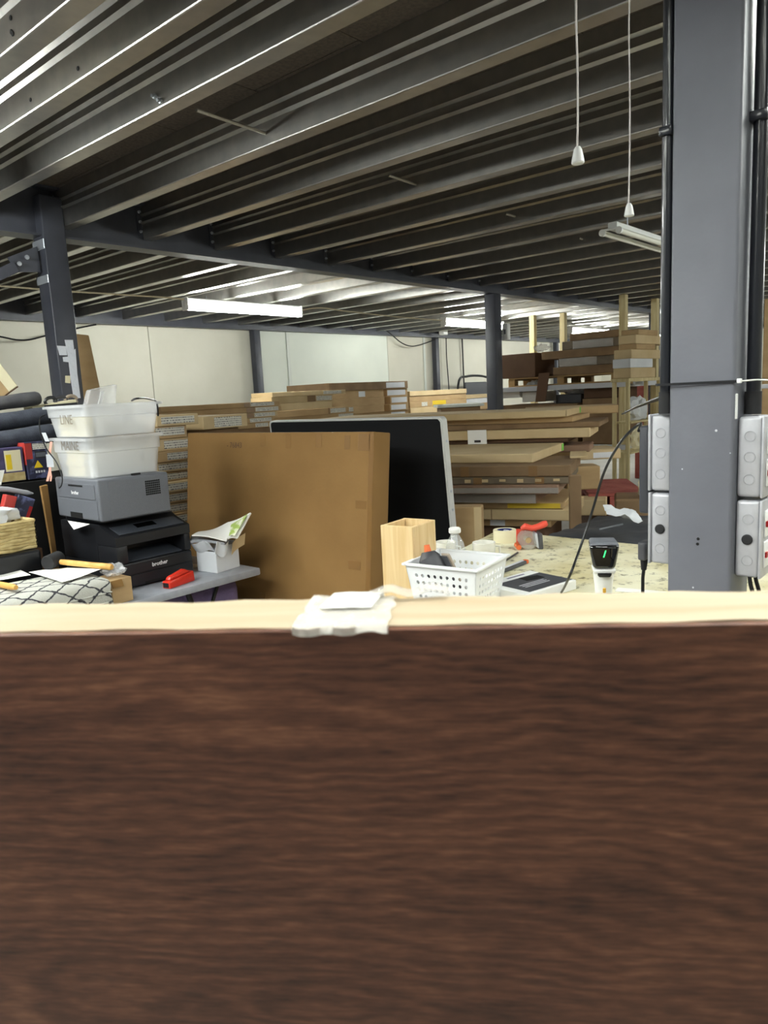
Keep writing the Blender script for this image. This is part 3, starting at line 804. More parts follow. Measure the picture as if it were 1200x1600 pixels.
# tools in the basket
def in_basket(x, y, z): 
    return Matrix.Translation((bc[1].x, bc[1].y, BZ)) @ Matrix.Rotation(ba, 4, 'Z') @ Vector((x, y, z))
tl = thing('hand_sander', 'black corded hand tool lying in the white basket', 'power tool', in_basket(.055, .160, .050), ba)
obj('body', tube([(0, -.02, .02), (.005, 0, .05), (.01, .025, .085), (.012, .03, .105)], [.020, .032, .034, .020], 12), 'tool_grey', tl)
obj('nose', tube([(.012, .03, .100), (.013, .034, .125)], [.012, .008], 10), 'orange', tl)
for i in range(5): obj('rib', tube([(.002+.002*i, -.012-.006*i+.02, .030+.006*i), (.03+.002*i, -.030-.006*i+.02, .034+.006*i)], .004, 6), 'black_plastic', tl)
pl_ = thing('scraper', 'beige handled scraper sticking out of the white basket', 'hand tool', in_basket(.09, .10, .035), ba)
obj('blade', hexa([(0, -.012, 0), (.004, -.012, 0), (.004, .02, 0), (0, .02, 0), (-.02, .03, .11), (-.016, .03, .11), (-.016, .06, .11), (-.02, .06, .11)], .001, 1), 'tool_grey', pl_)
obj('handle', hexa([(.006, -.016, 0), (.018, -.016, 0), (.018, .012, 0), (.006, .012, 0), (-.012, .028, .115), (-.002, .028, .115), (-.002, .055, .115), (-.012, .055, .115)], .003, 2), 'tool_beige', pl_)
cw = tag(obj('coiled_flex', tube([in_basket(.09+.03*math.cos(a*.7), .145+.035*math.sin(a*.7), 0.05+.006*a) for a in range(0, 14)], .0045, 8), 'black_plastic'), 'black flex coiled in the front of the white basket', 'cable')
# bottle
v = at_d(713, 900, 2.47)
bt = thing('plastic_bottle', 'clear plastic bottle with white cap behind the basket', 'bottle', (v.x, v.y, BZ))
ht = at_d(713, 822, 2.47).z-BZ
obj('body', lathe([(0, 0), (.030, 0), (.034, .006), (.034, .060), (.032, .066), (.034, .072), (.034, ht-.075), (.028, ht-.050), (.016, ht-.028), (.013, ht-.022), (.013, ht-.018), (0, ht-.018)], 24), 'bottle_pet', bt)
obj('cap', lathe([(0, ht-.0175), (.019, ht-.0175), (.0205, ht-.014), (.020, ht-.003), (.017, ht), (0, ht)], 20), 'white_plastic', bt)
# cups
def cup(px, py, D, label, r):
    v = at_d(px, py, D); h = v.z-BZ
    t = thing('white_cup', label, 'cup', (v.x, v.y, BZ), -.6)
    obj('bowl', lathe([(0, 0), (r*.8, 0), (r*.92, h*.2), (r, h), (r-.003, h), (r*.88, h*.25), (r*.7, .005), (0, .005)], 28), 'ceramic', t)
    obj('handle', tube([(r*.95, 0, h*.8), (r+.018, 0, h*.75), (r+.02, 0, h*.4), (r*.9, 0, h*.25)], .004, 8), 'ceramic', t)
cup(756, 847, 2.62, 'white cup standing right of the clear bottle', .041)
cup(696, 846, 2.60, 'white cup half hidden left of the clear bottle', .036)
# masking tape roll
v = at_z(789, 846, BZ)
tr = thing('tape_roll', 'roll of cream masking tape lying flat on the bench', 'tape', (v.x, v.y, BZ))
R_ = .047
obj('tape', lathe([(.031, .0), (R_, 0), (R_+.0005, .001), (R_+.0005, .049), (R_, .05), (.031, .05), (.031, 0)], 32), 'tape_cream', tr)
obj('core', lathe([(.028, .001), (.0308, .001), (.0308, .0495), (.028, .0495), (.028, .001)], 32), 'tape_core', tr)
sc = tag(obj('blade_pack', box(-.022, .022, -.012, .012, 0, .046, .004, 2), 'shelf_grey', loc=(v.x+.002, v.y, BZ+.002), rot=(.16, .16, .6)), 'grey metal clip standing inside the masking tape roll', 'clip')
# tape dispenser
v = at_z(829, 857, BZ)
td = thing('tape_dispenser', 'hand tape dispenser with coral red handle on the bench', 'tape dispenser', (v.x, v.y, BZ), YAW-PI/2)
obj('tape_reel', lathe([(.012, -.024), (.036, -.024), (.036, .024), (.012, .024), (.012, -.024)], 24, Matrix.Translation((-.012, 0, .037)) @ Matrix.Rotation(PI/2, 4, 'X')), 'clear_wrap', td)
obj('reel_core', lathe([(0, -.022), (.0115, -.022), (.0115, .022), (0, .022)], 20, Matrix.Translation((-.012, 0, .037)) @ Matrix.Rotation(PI/2, 4, 'X')), 'cardboard', td)
obj('frame', hexa([(.026, -.026, 0), (.045, -.026, 0), (.045, .026, 0), (.026, .026, 0), (.022, -.026, .06), (.042, -.026, .062), (.042, .026, .062), (.022, .026, .06)], .003, 2), 'tool_grey', td)
obj('blade_guard', hexa([(.020, -.027, .008), (.028, -.027, .004), (.028, .027, .004), (.020, .027, .008), (.012, -.027, .062), (.022, -.027, .064), (.022, .027, .064), (.012, .027, .062)], .002, 1), 'shelf_grey', td)
obj('handle', tube([(-.035, 0, .080), (-.02, 0, .088), (.005, 0, .080), (.03, 0, .084), (.055, 0, .094), (.066, 0, .098)], [.008, .014, .012, .013, .014, .010], 12), 'coral_plastic', td)
obj('roller', tube([(-.05, -.026, .012), (-.05, .026, .012)], .010, 12), 'orange', td)
obj('side_plate', box(-.05, .03, .0262, .0285, .008, .075, .001, 1), 'coral_plastic', td)
# knife
a_, b_ = at_z(789, 890, BZ+.008), at_z(822, 877, BZ+.008)
kd = (b_-a_); ka = math.atan2(kd.y, kd.x)
kn = thing('utility_knife', 'grey utility knife with orange tip lying beside the basket', 'knife', (a_.x, a_.y, BZ), ka)
Lk = kd.length
obj('grip', box(-.05, Lk-.01, -.010, .010, .001, .014, .004, 2), 'tool_grey', kn)
obj('inlay', box(-.03, Lk-.02, -.006, .006, .0142, .0165, .001, 1), 'shelf_grey', kn)
obj('end_cap', box(Lk-.0098, Lk+.004, -.0105, .0105, .001, .015, .004, 2), 'orange', kn)
obj('blade', box(-.085, -.0502, -.007, .007, .006, .0068), 'zinc_bright', kn)
# pencil-like pin
a_, b_ = at_z(790, 876, BZ+.004), at_z(802, 868, BZ+.004)
tag(obj('dark_pencil', tube([a_, b_, b_+(b_-a_)*.6], .0035, 6), 'black_plastic'), 'thin dark pencil on the bench behind the knife', 'pencil')
# printed product box, white with black panel
q = [at_z(*c, BZ+.03) for c in ((812, 893), (884, 908))]
pa2 = math.atan2((q[1]-q[0]).y, (q[1]-q[0]).x)
pbx = thing('product_box', 'flat white and black printed product box in front of the scanner', 'box', (q[0].x+.03, q[0].y-.02, BZ), pa2)
LL = (q[1]-q[0]).length
obj('carton', box(0, LL, -.23, 0, .0005, .03, .0015, 1), 'white_plastic', pbx)
obj('dark_print', box(.042, LL-.012, -.20, -.002, .0301, .0305), 'printer_grey_dark', pbx)
obj('picture_panel', prism([(.045, -.105), (.085, -.110), (.097, -.04), (.06, -.034)], .0306, .0309, 'Z'), 'slot_black', pbx)
for i in range(3): obj('print_line', box(.105+.012*i, .110+.012*i, -.17, -.06, .0306, .0308), 'shelf_grey', pbx)
obj('print_line', box(.016, .024, -.13, -.05, .0302, .0304), 'box_violet', pbx)
# scanner on its stand
v = at_d(943, 900, 1.92)
sca = math.atan2(-v.y, -v.x) + .10          # faces the camera
sn = thing('barcode_scanner', 'white handheld barcode scanner with black window standing on the bench', 'scanner', (v.x, v.y, BZ), sca)
# local +x towards camera
obj('stand_base', lathe([(0, 0), (.042, 0), (.042, .006), (.030, .012), (.02, .016), (0, .016)], 28), 'white_plastic', sn)
zt0 = at_d(945, 845, 1.92).z - BZ
zh = at_d(943, 893, 1.92).z - BZ
bm = bmesh.new()
prof = [(.017, .014, .014), (.019, .016, zh*.3), (.023, .019, zh*.75), (.027, .022, zh-.002)]
rings = []
for rx, ry, z in prof: rings.append([bm.verts.new((ry*math.cos(2*PI*k/20), rx*math.sin(2*PI*k/20), z)) for k in range(20)])
for a, b in zip(rings, rings[1:]):
    for k in range(20): bm.faces.new((a[k], a[(k+1) % 20], b[(k+1) % 20], b[k]))
bm.faces.new(rings[0][::-1]); bm.faces.new(rings[-1]); bmesh.ops.recalc_face_normals(bm, faces=bm.faces)
obj('handle', bm, 'white_plastic', sn, smooth=50)
obj('collar', hexa([(-.02, -.026, zh-.001), (.026, -.026, zh-.001), (.026, .026, zh-.001), (-.02, .026, zh-.001), (-.022, -.030, zh+.016), (.028, -.029, zh+.012), (.028, .029, zh+.012), (-.022, .030, zh+.016)], .005, 3), 'white_plastic', sn)
obj('trigger', hexa([(.0265, -.018, zh-.004), (.030, -.013, zh-.008), (.030, .013, zh-.008), (.0265, .018, zh-.004), (.0285, -.018, zh+.004), (.033, -.017, zh+.003), (.033, .017, zh+.003), (.0285, .018, zh+.004)], .0015, 2), 'black_plastic', sn)
hd = obj('head', hexa([(-.03, -.027, zh+.0125), (.030, -.027, zh+.0125), (.030, .027, zh+.0125), (-.03, .027, zh+.0125), (-.05, -.036, zt0), (.030, -.039, zt0-.002), (.030, .039, zt0-.002), (-.05, .036, zt0)], .010, 3), 'glass_black', sn)
obj('light_bar', hexa([(.0303, -.004, zh+.045), (.0308, -.004, zh+.045), (.0308, -.001, zh+.045), (.0303, -.001, zh+.045), (.0303, .001, zt0-.016), (.0308, .001, zt0-.016), (.0308, .004, zt0-.016), (.0303, .004, zt0-.016)]), 'scan_green', hd)
obj('head_cap', hexa([(-.045, -.034, zt0-.003), (.026, -.037, zt0-.005), (.026, .037, zt0-.005), (-.045, .034, zt0-.003), (-.042, -.030, zt0+.004), (.022, -.033, zt0+.003), (.022, .033, zt0+.003), (-.042, .030, zt0+.004)], .002, 2), 'printer_grey', hd)
obj('badge', box(.0185, .0225, -.004, .004, zh*.62, zh*.62+.014, .002, 1), 'amber', sn)
# paper slip on the bench
v = at_z(990, 924, BZ)
tag(obj('paper_slip', box(-.02, .02, -.09, .05, 0, .002), 'white_paper', loc=(v.x, v.y, BZ+.0005), rot=.2), 'white paper slip on the bench beside the scanner', 'paper')
# cables
c1 = [V((CX-.02, yl+.030, zb_-.01)), at_d(1000, 662, 1.78), at_d(972, 688, 1.84), at_d(945, 735, 1.92), at_d(925, 800, 1.98), at_d(905, 860, 1.98), at_d(890, 900, 1.93), at_z(877, 926, BZ+.004), at_z(868, 934, BZ+.004)]
cable('black_cable', c1, .0035, 'black_plastic', 'black cable arching from the socket boxes down to the bench')
c2 = [V((CX+CS/2+.005, CY+.02, at_d(1046, 612, 1.62).z)), at_d(1046, 614, 1.75), at_d(1036, 620, 2.0), at_d(1010, 630, 2.8), at_d(990, 638, 4.0), at_d(972, 647, 5.6)]
cable('black_cable', c2, .006, 'black_plastic', 'short black cable stretching left from behind the grey column')
pz = at_x(1003, 858, CX).z
pg = thing('mains_plug', 'grey plug and lead hanging from the lower left socket box', 'plug', (CX-.01, yl+.010, pz))
obj('plug_body', box(-.02, .02, 0, .018, -.02, .022, .005, 3), 'tool_grey', pg)
obj('strain_relief', tube([(0, .010, -.020), (0, .011, -.045)], [.009, .006], 10), 'rubber', pg)
lead = smoothpath([(0, .011, -.043), (0, .013, -.075), (.006, .010, -.12), (.09, .0, -.17), (.13, .01, BZ-pz+.005), (.2, .02, BZ-pz+.005)], 6)
obj('lead', tube(lead, .004, 8), 'black_plastic', pg)
yr = CY-CS/2-.001
for k, (dx, lab) in enumerate(((-.02, 'black lead drooping from the lower right socket box, nearer one'), (.02, 'black lead drooping from the lower right socket box, farther one'))):
    z0 = sr2[3]
    cable('black_lead', [(CX+dx, yr-.022, z0+.004), (CX+dx-.004, yr-.030, z0-.03), (CX+dx+.01, yr-.05, z0-.09), (CX+dx+.14, yr-.10, BZ+.006 if dx < 0 else BZ+.014), (CX+dx+.25, yr-.12, BZ+.006)], .0042, 'black_plastic', lab)

# ================================================================== CARTONS
ORD = ['topmost', 'second', 'third', 'fourth', 'fifth', 'sixth', 'seventh', 'eighth', 'ninth', 'tenth', 'eleventh', 'twelfth', 'thirteenth', 'fourteenth']
def carton(label, loc, a, L, W, H, m, group=None, bev=.004, sticker=None, tape=None, name='carton', tilt=None, edge_tape=None):
    """box whose near right bottom corner stands at loc; length runs back along -x, width along +y"""
    o = obj(name, box(-L, 0, 0, W, 0, H-.0012, bev, 1), m, None, loc=loc, rot=(tilt or 0, 0, a) if tilt else a)
    tag(o, label, 'carton', group)
    if sticker:
        for s in (sticker if isinstance(sticker, list) else [sticker]):
            x0, x1, z0, z1 = s[:4]; mm = s[4] if len(s) > 4 else 'label_print'
            obj('label_sticker', box(x0, x1, -.0012, -.0002, z0, z1), mm, o)
    if tape:
        for s in tape:
            x0, x1, mm = s
            obj('tape_strip', box(x0, x1, -.001, -.0002, .002, H-.003), mm, o)
    if edge_tape:
        obj('tape_strip', box(.0002, .0012, W*.38, W*.38+.05, .003, H-.003), edge_tape, o)
    return o

# --- labelled stack beside the tubs: ends face the aisle
Y1 = 3.86
ys = [649, 667, 687, 707, 724, 740, 756, 773, 791, 808, 826]
zs = [at_y(245, y, Y1).z for y in ys]
dz = (zs[3]-zs[-1])/(len(zs)-4)
rx = [310, 294, 300, 303, 306, 306, 307, 306, 308, 309, 310, 309]
lx = [245, 243, 242, 243, 250, 262, 265, 262, 262, 265, 264, 264]
grp = 'flat cartons stacked beside the tubs'
x_ref = at_y(310, 646, Y1).x
for k in range(len(zs)-1):
    h = zs[k]-zs[k+1]
    xr = at_y(rx[k] if k < 12 else 308, ys[min(k, 10)]+8, Y1).x if k < 12 else x_ref
    xl = max(2.30, at_y(lx[k] if k < 4 else 243, ys[min(k, 10)]+8, Y1).x)
    w = xr-xl
    lab = (ORD[k] if k < 11 else 'low hidden') + ' flat carton with white label in the stack beside the tubs'
    st = (-w*.90, -w*.10, h*.2, h*.8) if k != 1 else (-w*.97, -w*.08, h*.25, h*.88)
    if k in (2, 3): st = (-w*.70, -w*.03, h*.18, h*.82)
    carton(lab, (xr, Y1+.012*((k*7) % 3), zs[k+1]), 0, w, .78, h, 'cardboard' if k % 2 else 'cardboard_light', grp, sticker=st, bev=.003)
BASE1 = (x_ref-.36, x_ref-.01, Y1+.03, Y1+.75, zs[-1]-.001)
# --- second labelled carton in pale card, slightly turned
Yb = 4.25
zt2, zb2 = at_y(385, 646, Yb).z, at_y(385, 666, Yb).z
xr = at_y(386, 650, Yb).x; w = (xr-at_y(314, 660, Yb).x)
def base_pile(label, x0, x1, y0, y1, z, m='cardboard_dark'):
    o = tag(obj('carton', box(x0, x1, y0, y1, 0, z, .004, 1), m), label, 'carton'); return o
base_pile('tall plain carton under the stack beside the tubs', *BASE1)
carton('pale topped flat carton with white label behind the big brown carton', (xr, Yb, zb2), .06, w, 1.0, zt2-zb2, 'cardboard_light', 'labelled flat cartons', sticker=(-w*.76, -w*.14, .01, (zt2-zb2)*.85))
base_pile('tall carton supporting the pale topped flat carton', xr-w+.03, xr-.03, Yb+.07, Yb+.95, zb2-.001)
# --- long cartons behind (front faces along X)
def frontstack(Yp, xl, xr, ys, xref, labels, grp, mats, stick=None, W=.7, base=None, tapes=None, xls=None, xrs=None, a=0):
    zz = [at_y(xref, y, Yp).z for y in ys]
    X0, X1 = at_y(xl, ys[0], Yp).x, at_y(xr, ys[0], Yp).x
    for k in range(len(zz)-1):
        h = zz[k]-zz[k+1]
        xa = at_y(xls[k], ys[k], Yp).x if xls else X0
        xb = at_y(xrs[k], ys[k], Yp).x if xrs else X1
        st = None
        if stick and stick[k]:
            st = []
            for s in (stick[k] if isinstance(stick[k], list) else [stick[k]]):
                sa = at_y(s[0], ys[k], Yp).x - xb; sb = at_y(s[1], ys[k], Yp).x - xb
                st.append((max(sa, xa-xb+.005), min(sb, -.004), h*.15, h*.85) + tuple(s[2:3]))
        tp_ = None
        if tapes and tapes[k]:
            tp_ = [(at_y(s[0], ys[k], Yp).x-xb, at_y(s[1], ys[k], Yp).x-xb, s[2]) for s in tapes[k]]
        carton(labels[k], (xb, Yp+.006*((k*5) % 3), zz[k+1]), a, xb-xa, W, h, mats[k % len(mats)], grp, sticker=st, tape=tp_, bev=.003)
    if base: base_pile(base, X0+.03, X1-.03, Yp+.05, Yp+W-.05, zz[-1]-.001)
frontstack(5.45, 250, 437, [627, 634.5, 643, 651, 659, 667], 420,
           [ORD[k]+' long pale carton in the pile left of the white wall panel' for k in range(5)], 'long cartons behind the tubs',
           ['cardboard', 'cardboard', 'cardboard_light'], stick=[(391, 428), (400, 436), (398, 430), (390, 424), (400, 420)],
           base='big carton under the long pale cartons left of the white wall panel', tapes=[[(381, 390, 'parcel_tape')], [(386, 399, 'parcel_tape')], [(386, 397, 'parcel_tape')], None, None],
           xls=[250, 250, 300, 300, 300], xrs=[437, 441, 434, 428, 425])
frontstack(6.35, 370, 545, [610, 617, 627, 638, 648, 656], 500,
           [ORD[k]+' carton in the jumbled pile under the white wall panel' for k in range(5)], 'cartons under the white wall panel',
           ['cardboard_light', 'cardboard_light', 'cardboard_light', 'cardboard', 'cardboard'], stick=[(505, 533), (495, 519), None, [(516, 540), (545, 552)], (530, 553)],
           base='big carton under the jumbled pile by the white wall panel', W=.37, xls=[425, 425, 400, 400, 400], xrs=[540, 521, 519, 553, 556],
           tapes=[None, [(481, 494, 'cardboard_dark')], None, [(513, 515, 'cardboard_dark')], None])
frontstack(6.75, 513, 637, [596, 608, 620, 632, 643, 655], 600,
           [ORD[k]+' carton in the tidy tall stack standing above the black headboard' for k in range(5)], 'cartons in the tall tidy stack',
           ['cardboard_dark', 'cardboard', 'cardboard', 'cardboard', 'cardboard'], stick=[(603, 632, 'white_card'), [(606, 634, 'white_card'), (561, 571, 'white_card')], (612, 636, 'white_card'), (611, 634, 'white_card'), (612, 634, 'white_card')],
           base='big carton under the tidy tall stack', W=.8, tapes=[[(598, 602, 'cardboard_dark')], [(600, 605, 'parcel_tape')], [(601, 610, 'parcel_tape')], [(600, 609, 'parcel_tape')], None])
frontstack(7.1, 640, 729, [609, 616.5, 625, 634, 645], 690,
           [ORD[k]+' flat pale carton in the low stack left of the middle column' for k in range(4)], 'cartons left of the middle column',
           ['cardboard_light', 'cardboard', 'cardboard'], stick=[None, None, [(659, 668)], None], base='big carton under the low stack left of the middle column', W=.34,
           tapes=[None, None, [(676, 697, 'yellow_tape')], None])
frontstack(7.25, 728, 765, [616, 622, 630, 640], 745,
           [ORD[k]+' thin white edged carton just left of the middle column' for k in range(3)], 'thin cartons by the middle column',
           ['cardboard_light', 'white_card', 'cardboard'], base='carton under the thin cartons by the middle column', W=.28)
# black chair with a hooped back behind them
v = at_y(742, 640, 8.08)
ch = thing('hoop_chair', 'black chair with hooped back in front of the far wall', 'chair', (v.x, 8.08, 0))
zt_ = at_y(742, 587, 8.08).z; zl_ = at_y(742, 640, 8.08).z
wd = (at_y(768, 600, 8.08).x-at_y(715, 600, 8.08).x)/2
hoop = [(-wd, 0, zl_-.3), (-wd, 0, zl_+.08), (-wd*.85, 0, zt_-.08), (-wd*.4, 0, zt_-.01), (.1, 0, zt_), (wd*.7, 0, zt_-.03), (wd, 0, zt_-.12), (wd, 0, zl_-.3)]
obj('hoop', tube(smoothpath(hoop, 5), .022, 8), 'black_plastic', ch)
obj('back_panel', box(-wd*.55, wd*.75, -.02, .03, zl_-.3, zt_-.12, .03, 3), 'printer_grey_dark', ch)
obj('seat', box(-wd, wd, -.44, -.03, zl_-.42, zl_-.31, .03, 2), 'black_cloth', ch)
obj('pedestal', tube([(0, -.2, .06), (0, -.2, zl_-.42)], .05, 12), 'black_plastic', ch)
for k in range(5): obj('foot', tube([(0, -.2, .06), (0.22*math.cos(k*1.256), -.2+.22*math.sin(k*1.256), .03)], .025, 8), 'black_plastic', ch)

# --- big brown carton leaning, and black headboard behind it
XC = 2.45
tl_, tr_ = at_x(293, 677, XC), at_x(585, 674, XC)
brb = at_x(576, 932, XC-.085)
lean = (XC-brb.x)/(tr_.z-brb.z)                # metres in X per metre in Z
topz = (tl_.z+tr_.z)/2
bigH = math.hypot(topz, lean*topz); th = .11
bc_ = thing('big_carton', 'large flat brown carton standing upright in the middle', 'carton', (XC-lean*topz, 0, 0), (0, math.atan(lean), 0))
Lc0, Lc1 = tr_.y, tl_.y
zoff = .0
obj('carton_body', box(0, th, Lc0, Lc1, .015, bigH, .005, 2), 'cardboard_gold', bc_)
obj('white_edge', sheet(60, 1, lambda u, v: (.001+.007*v, Lc0+.05+(Lc1-Lc0-.07)*u, bigH+.0006+.0005*math.sin(u*60)), .0006), 'clear_wrap', bc_)
def patch(px0, py0, px1, py1, m='parcel_tape', nm='tape_patch'):
    a, b = at_x(px0, py0, XC-.03), at_x(px1, py1, XC-.03)
    obj(nm, box(-.0012, -.0002, min(a.y, b.y), max(a.y, b.y), min(a.z, b.z), max(a.z, b.z)), m, bc_)
patch(400, 676, 409, 696); patch(440, 676, 449, 698); patch(487, 676, 497, 697); patch(532, 678, 542, 700); patch(553, 676, 573, 702)
patch(557, 779, 575, 793); patch(553, 871, 573, 887); patch(421, 920, 431, 940)
obj('edge_tape', box(-.0012, -.0002, Lc0+.002, Lc0+.03, .03, bigH-.004), 'parcel_tape', bc_)
a = at_x(320, 703, XC-.03)
obj('lettering', text_mesh('- 76843', .042, .0003), 'cardboard_brown', bc_, loc=(-.0008, at_x(368, 694, XC).y, at_x(368, 694, XC-.03).z), rot=Matrix(((0, 0, -1), (-1, 0, 0), (0, 1, 0))).to_euler())
obj('stain', sheet(10, 8, lambda u, v: (-.0006, at_x(305, 700, XC).y-.13*u*(1-.1*math.sin(v*9)), at_x(305, 722, XC-.03).z+.10*v*(1-.15*math.sin(u*8))), 0), 'cardboard_brown', bc_) if False else None
# second brown carton directly behind, edge shows on the right
XC2 = XC+th+.02
s0 = at_x(598, 676, XC2+.03); s1 = at_x(603, 820, XC2)
c2o = thing('thin_carton', 'thin brown carton sheet tucked behind the big upright carton', 'carton', (XC2-lean*topz+.004, 0, 0), (0, math.atan(lean), 0))
obj('carton_body', box(0, .05, s0.y+.012, s0.y+1.25, .012, bigH-.01, .004, 1), 'cardboard', c2o)
# black headboard
XH = 2.84
ha, hbv = at_x(420, 651, XH), at_x(687, 653, XH)
hb0 = at_x(706, 846, XH+.055)
zt_ = hbv.z
slope = .055/(hbv.z-hb0.z)
base_x = XH + slope*zt_
hd_ = thing('headboard', 'black fabric backed headboard with pale grey upholstered edge', 'headboard', (base_x, 0, 0), (0, -math.atan(slope), 0))
HH = math.hypot(zt_, slope*zt_)
y0_, y1_ = hbv.y, ha.y
# rounded-corner outline in (y, z)
def rrect(y0, y1, z0, z1, r, n=6):
    out = []
    for cy_, cz_, a0 in ((y1-r, z1-r, 0), (y0+r, z1-r, PI/2)):
        for k in range(n+1):
            an = a0+PI/2*k/n; out.append((cy_+r*math.cos(an), cz_+r*math.sin(an)))
    out += [(y0, z0), (y1, z0)]
    return out
obj('upholstered_edge', prism(rrect(y0_-.010, y1_+.006, .012, HH+.003, .022), .004, .042, 'X'), 'headboard_edge', hd_)
obj('black_backing', prism(rrect(y0_+.002, y1_-.010, .02, HH-.006, .02), 0, .0039, 'X'), 'black_cloth', hd_)
obj('piping', tube([(.002, y0_-.004, .03), (.002, y0_-.004, HH-.02), (.002, y0_+.012, HH-.002), (.002, y1_-.02, HH-.002), (.002, y1_-.004, HH-.02), (.002, y1_-.004, .03)], .004, 8), 'headboard_edge', hd_)
for (px, py) in ((688, 690), (699, 770), (703, 800)):
    v = at_x(px+5, py, XH+.03)
    obj('staple', box(.02, .03, y0_-.0125, y0_-.0101, v.z, v.z+.012), 'zinc_bright', hd_)
# small leaning carton right of the headboard foot
v = at_d(754, 846, 3.78)
v0 = at_d(740, 792, 3.78)
carton('brown carton leaning beside the foot of the black headboard', (v.x, v.y, .004), math.radians(-62), .20, .10, v0.z, 'cardboard', bev=.006, tape=[(-.04, -.002, 'cardboard_light')])

# --- main pile of large flat cartons on the right
TA = math.radians(-72)
grpM = 'large flat cartons in the pile by the bench'
ypx = lambda px, D, z: None
layers = [  # corner px x, D, z_top, z_bottom (relative to camera), da, L, W, material, descr
    (885, 4.92, -.158, -.206, 0, 1.9, .66, 'cardboard_light', 'topmost tan flat carton with green corner mark'),
    (896, 4.95, -.206, -.243, -2, 1.9, .64, 'cardboard', 'second flat carton from the top'),
    (937, 4.90, -.243, -.282, 1, 2.0, .62, 'cardboard_dark', 'third flat carton from the top, jutting right'),
    (922, 4.88, -.282, -.346, 2, 2.0, .62, 'cardboard_light', 'fourth flat carton with a white paper note stuck on'),
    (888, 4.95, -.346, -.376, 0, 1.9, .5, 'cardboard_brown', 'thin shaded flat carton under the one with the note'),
    (832, 4.22, -.376, -.431, -3, 1.5, .80, 'cardboard_light', 'tan flat carton pulled forward from the pile'),
    (891, 4.02, -.431, -.494, 3, 1.7, .58, 'cardboard_dark', 'taped brown flat carton below the one pulled forward'),
    (893, 4.03, -.494, -.537, 5, 1.7, .58, 'cardboard_grey', 'dark grey taped flat carton in the middle of the pile'),
    (872, 4.02, -.537, -.590, 3, 1.6, .58, 'cardboard_pink', 'pinkish flat carton in the middle of the pile'),
    (836, 4.10, -.590, -.649, 0, 1.5, .58, 'cardboard_pink', 'flat carton wrapped in shiny clear film'),
    (880, 4.10, -.649, -.690, 2, 1.7, .58, 'cardboard', 'thin flat carton with yellow tape near the bottom'),
    (895, 4.08, -.690, -.756, 2, 1.7, .55, 'cardboard_light', 'wide tan flat carton third from the bottom of the pile'),
    (860, 4.15, -.756, -.80, 0, 1.6, .58, 'cardboard', 'flat carton with a small white label second from the bottom'),
    (850, 4.18, -.80, -1.55, -1, 1.55, .5, 'cardboard_brown', 'deep brown carton under the pile of flat cartons'),
]
MP = []
for k, (px, D, zt_, zb2_, da, L, W, m, ds) in enumerate(layers):
    c = at_z(px, 800, CAM_Z); 
    r = ray(px, 700); 
    p = CAMP + r*D
    o = carton(ds, (p.x, p.y, CAM_Z+zb2_), TA+math.radians(da), L, W, zt_-zb2_, m, grpM, bev=.005)
    MP.append((o, zt_-zb2_, L, W))
def add(k, nm, x0, x1, z0, z1, m, y=-.0015):
    obj(nm, box(x0, x1, y, -.0002, z0, z1), m, MP[k][0])
def addend(k, nm, y0, y1, z0, z1, m):
    obj(nm, box(.0002, .0014, y0, y1, z0, z1), m, MP[k][0])
addend(0, 'green_mark', .60, .658, .002, .044, 'green_mark'); addend(5, 'green_mark', .74, .798, .004, .05, 'green_mark')
addend(0, 'tape_strip', .002, .01, .002, .045, 'cardboard_brown')
# paper note hanging over the fourth carton
o4 = MP[3][0]
nt = obj('paper_note', sheet(6, 6, lambda u, v: (-.83+.135*u+.004*v, -.006-.010*v*v, .070-.097*v), .0008), 'white_paper', o4, smooth=60)
obj('printed_code', box(-.78, -.735, -.0150, -.0130, -.016, .0), 'ink', nt)
for k, xs_ in ((6, (-.95, -.62, -.23)), (7, (-.85, -.55, -.2))):
    for x in xs_: add(k, 'tape_strip', x, x+.05, .002, MP[k][1]-.003, 'parcel_tape')
for i in range(6): add(7, 'tape_scrap', -.60+.1*i, -.565+.1*i, .010+.003*(i % 3), .030, 'cardboard_light')
h = MP[9][1]
obj('film_wrap', sheet(40, 10, lambda u, v: (-1.1+1.10*u, -.004-.004*abs(_ns.noise(Vector((u*22, v*5, 2)))), .002+(h-.004)*v), .0008), 'clear_wrap', MP[9][0], smooth=60)
obj('film_wrap', sheet(40, 6, lambda u, v: (-1.1+1.10*u, -.003-.004*abs(_ns.noise(Vector((u*30, v*5, 8)))), .006+(.03)*v), .0008), 'clear_wrap', MP[8][0], smooth=60)
add(10, 'tape_strip', -.32, -.02, .006, .034, 'yellow_tape')
add(10, 'label_sticker', -.98, -.88, .008, .036, 'white_card')
add(11, 'fold_line', -.47, -.465, .002, .062, 'cardboard_dark')
add(12, 'label_sticker', -.36, -.27, .004, .040, 'white_card')
addend(10, 'open_flap', .05, .5, .030, .037, 'cardboard_light')
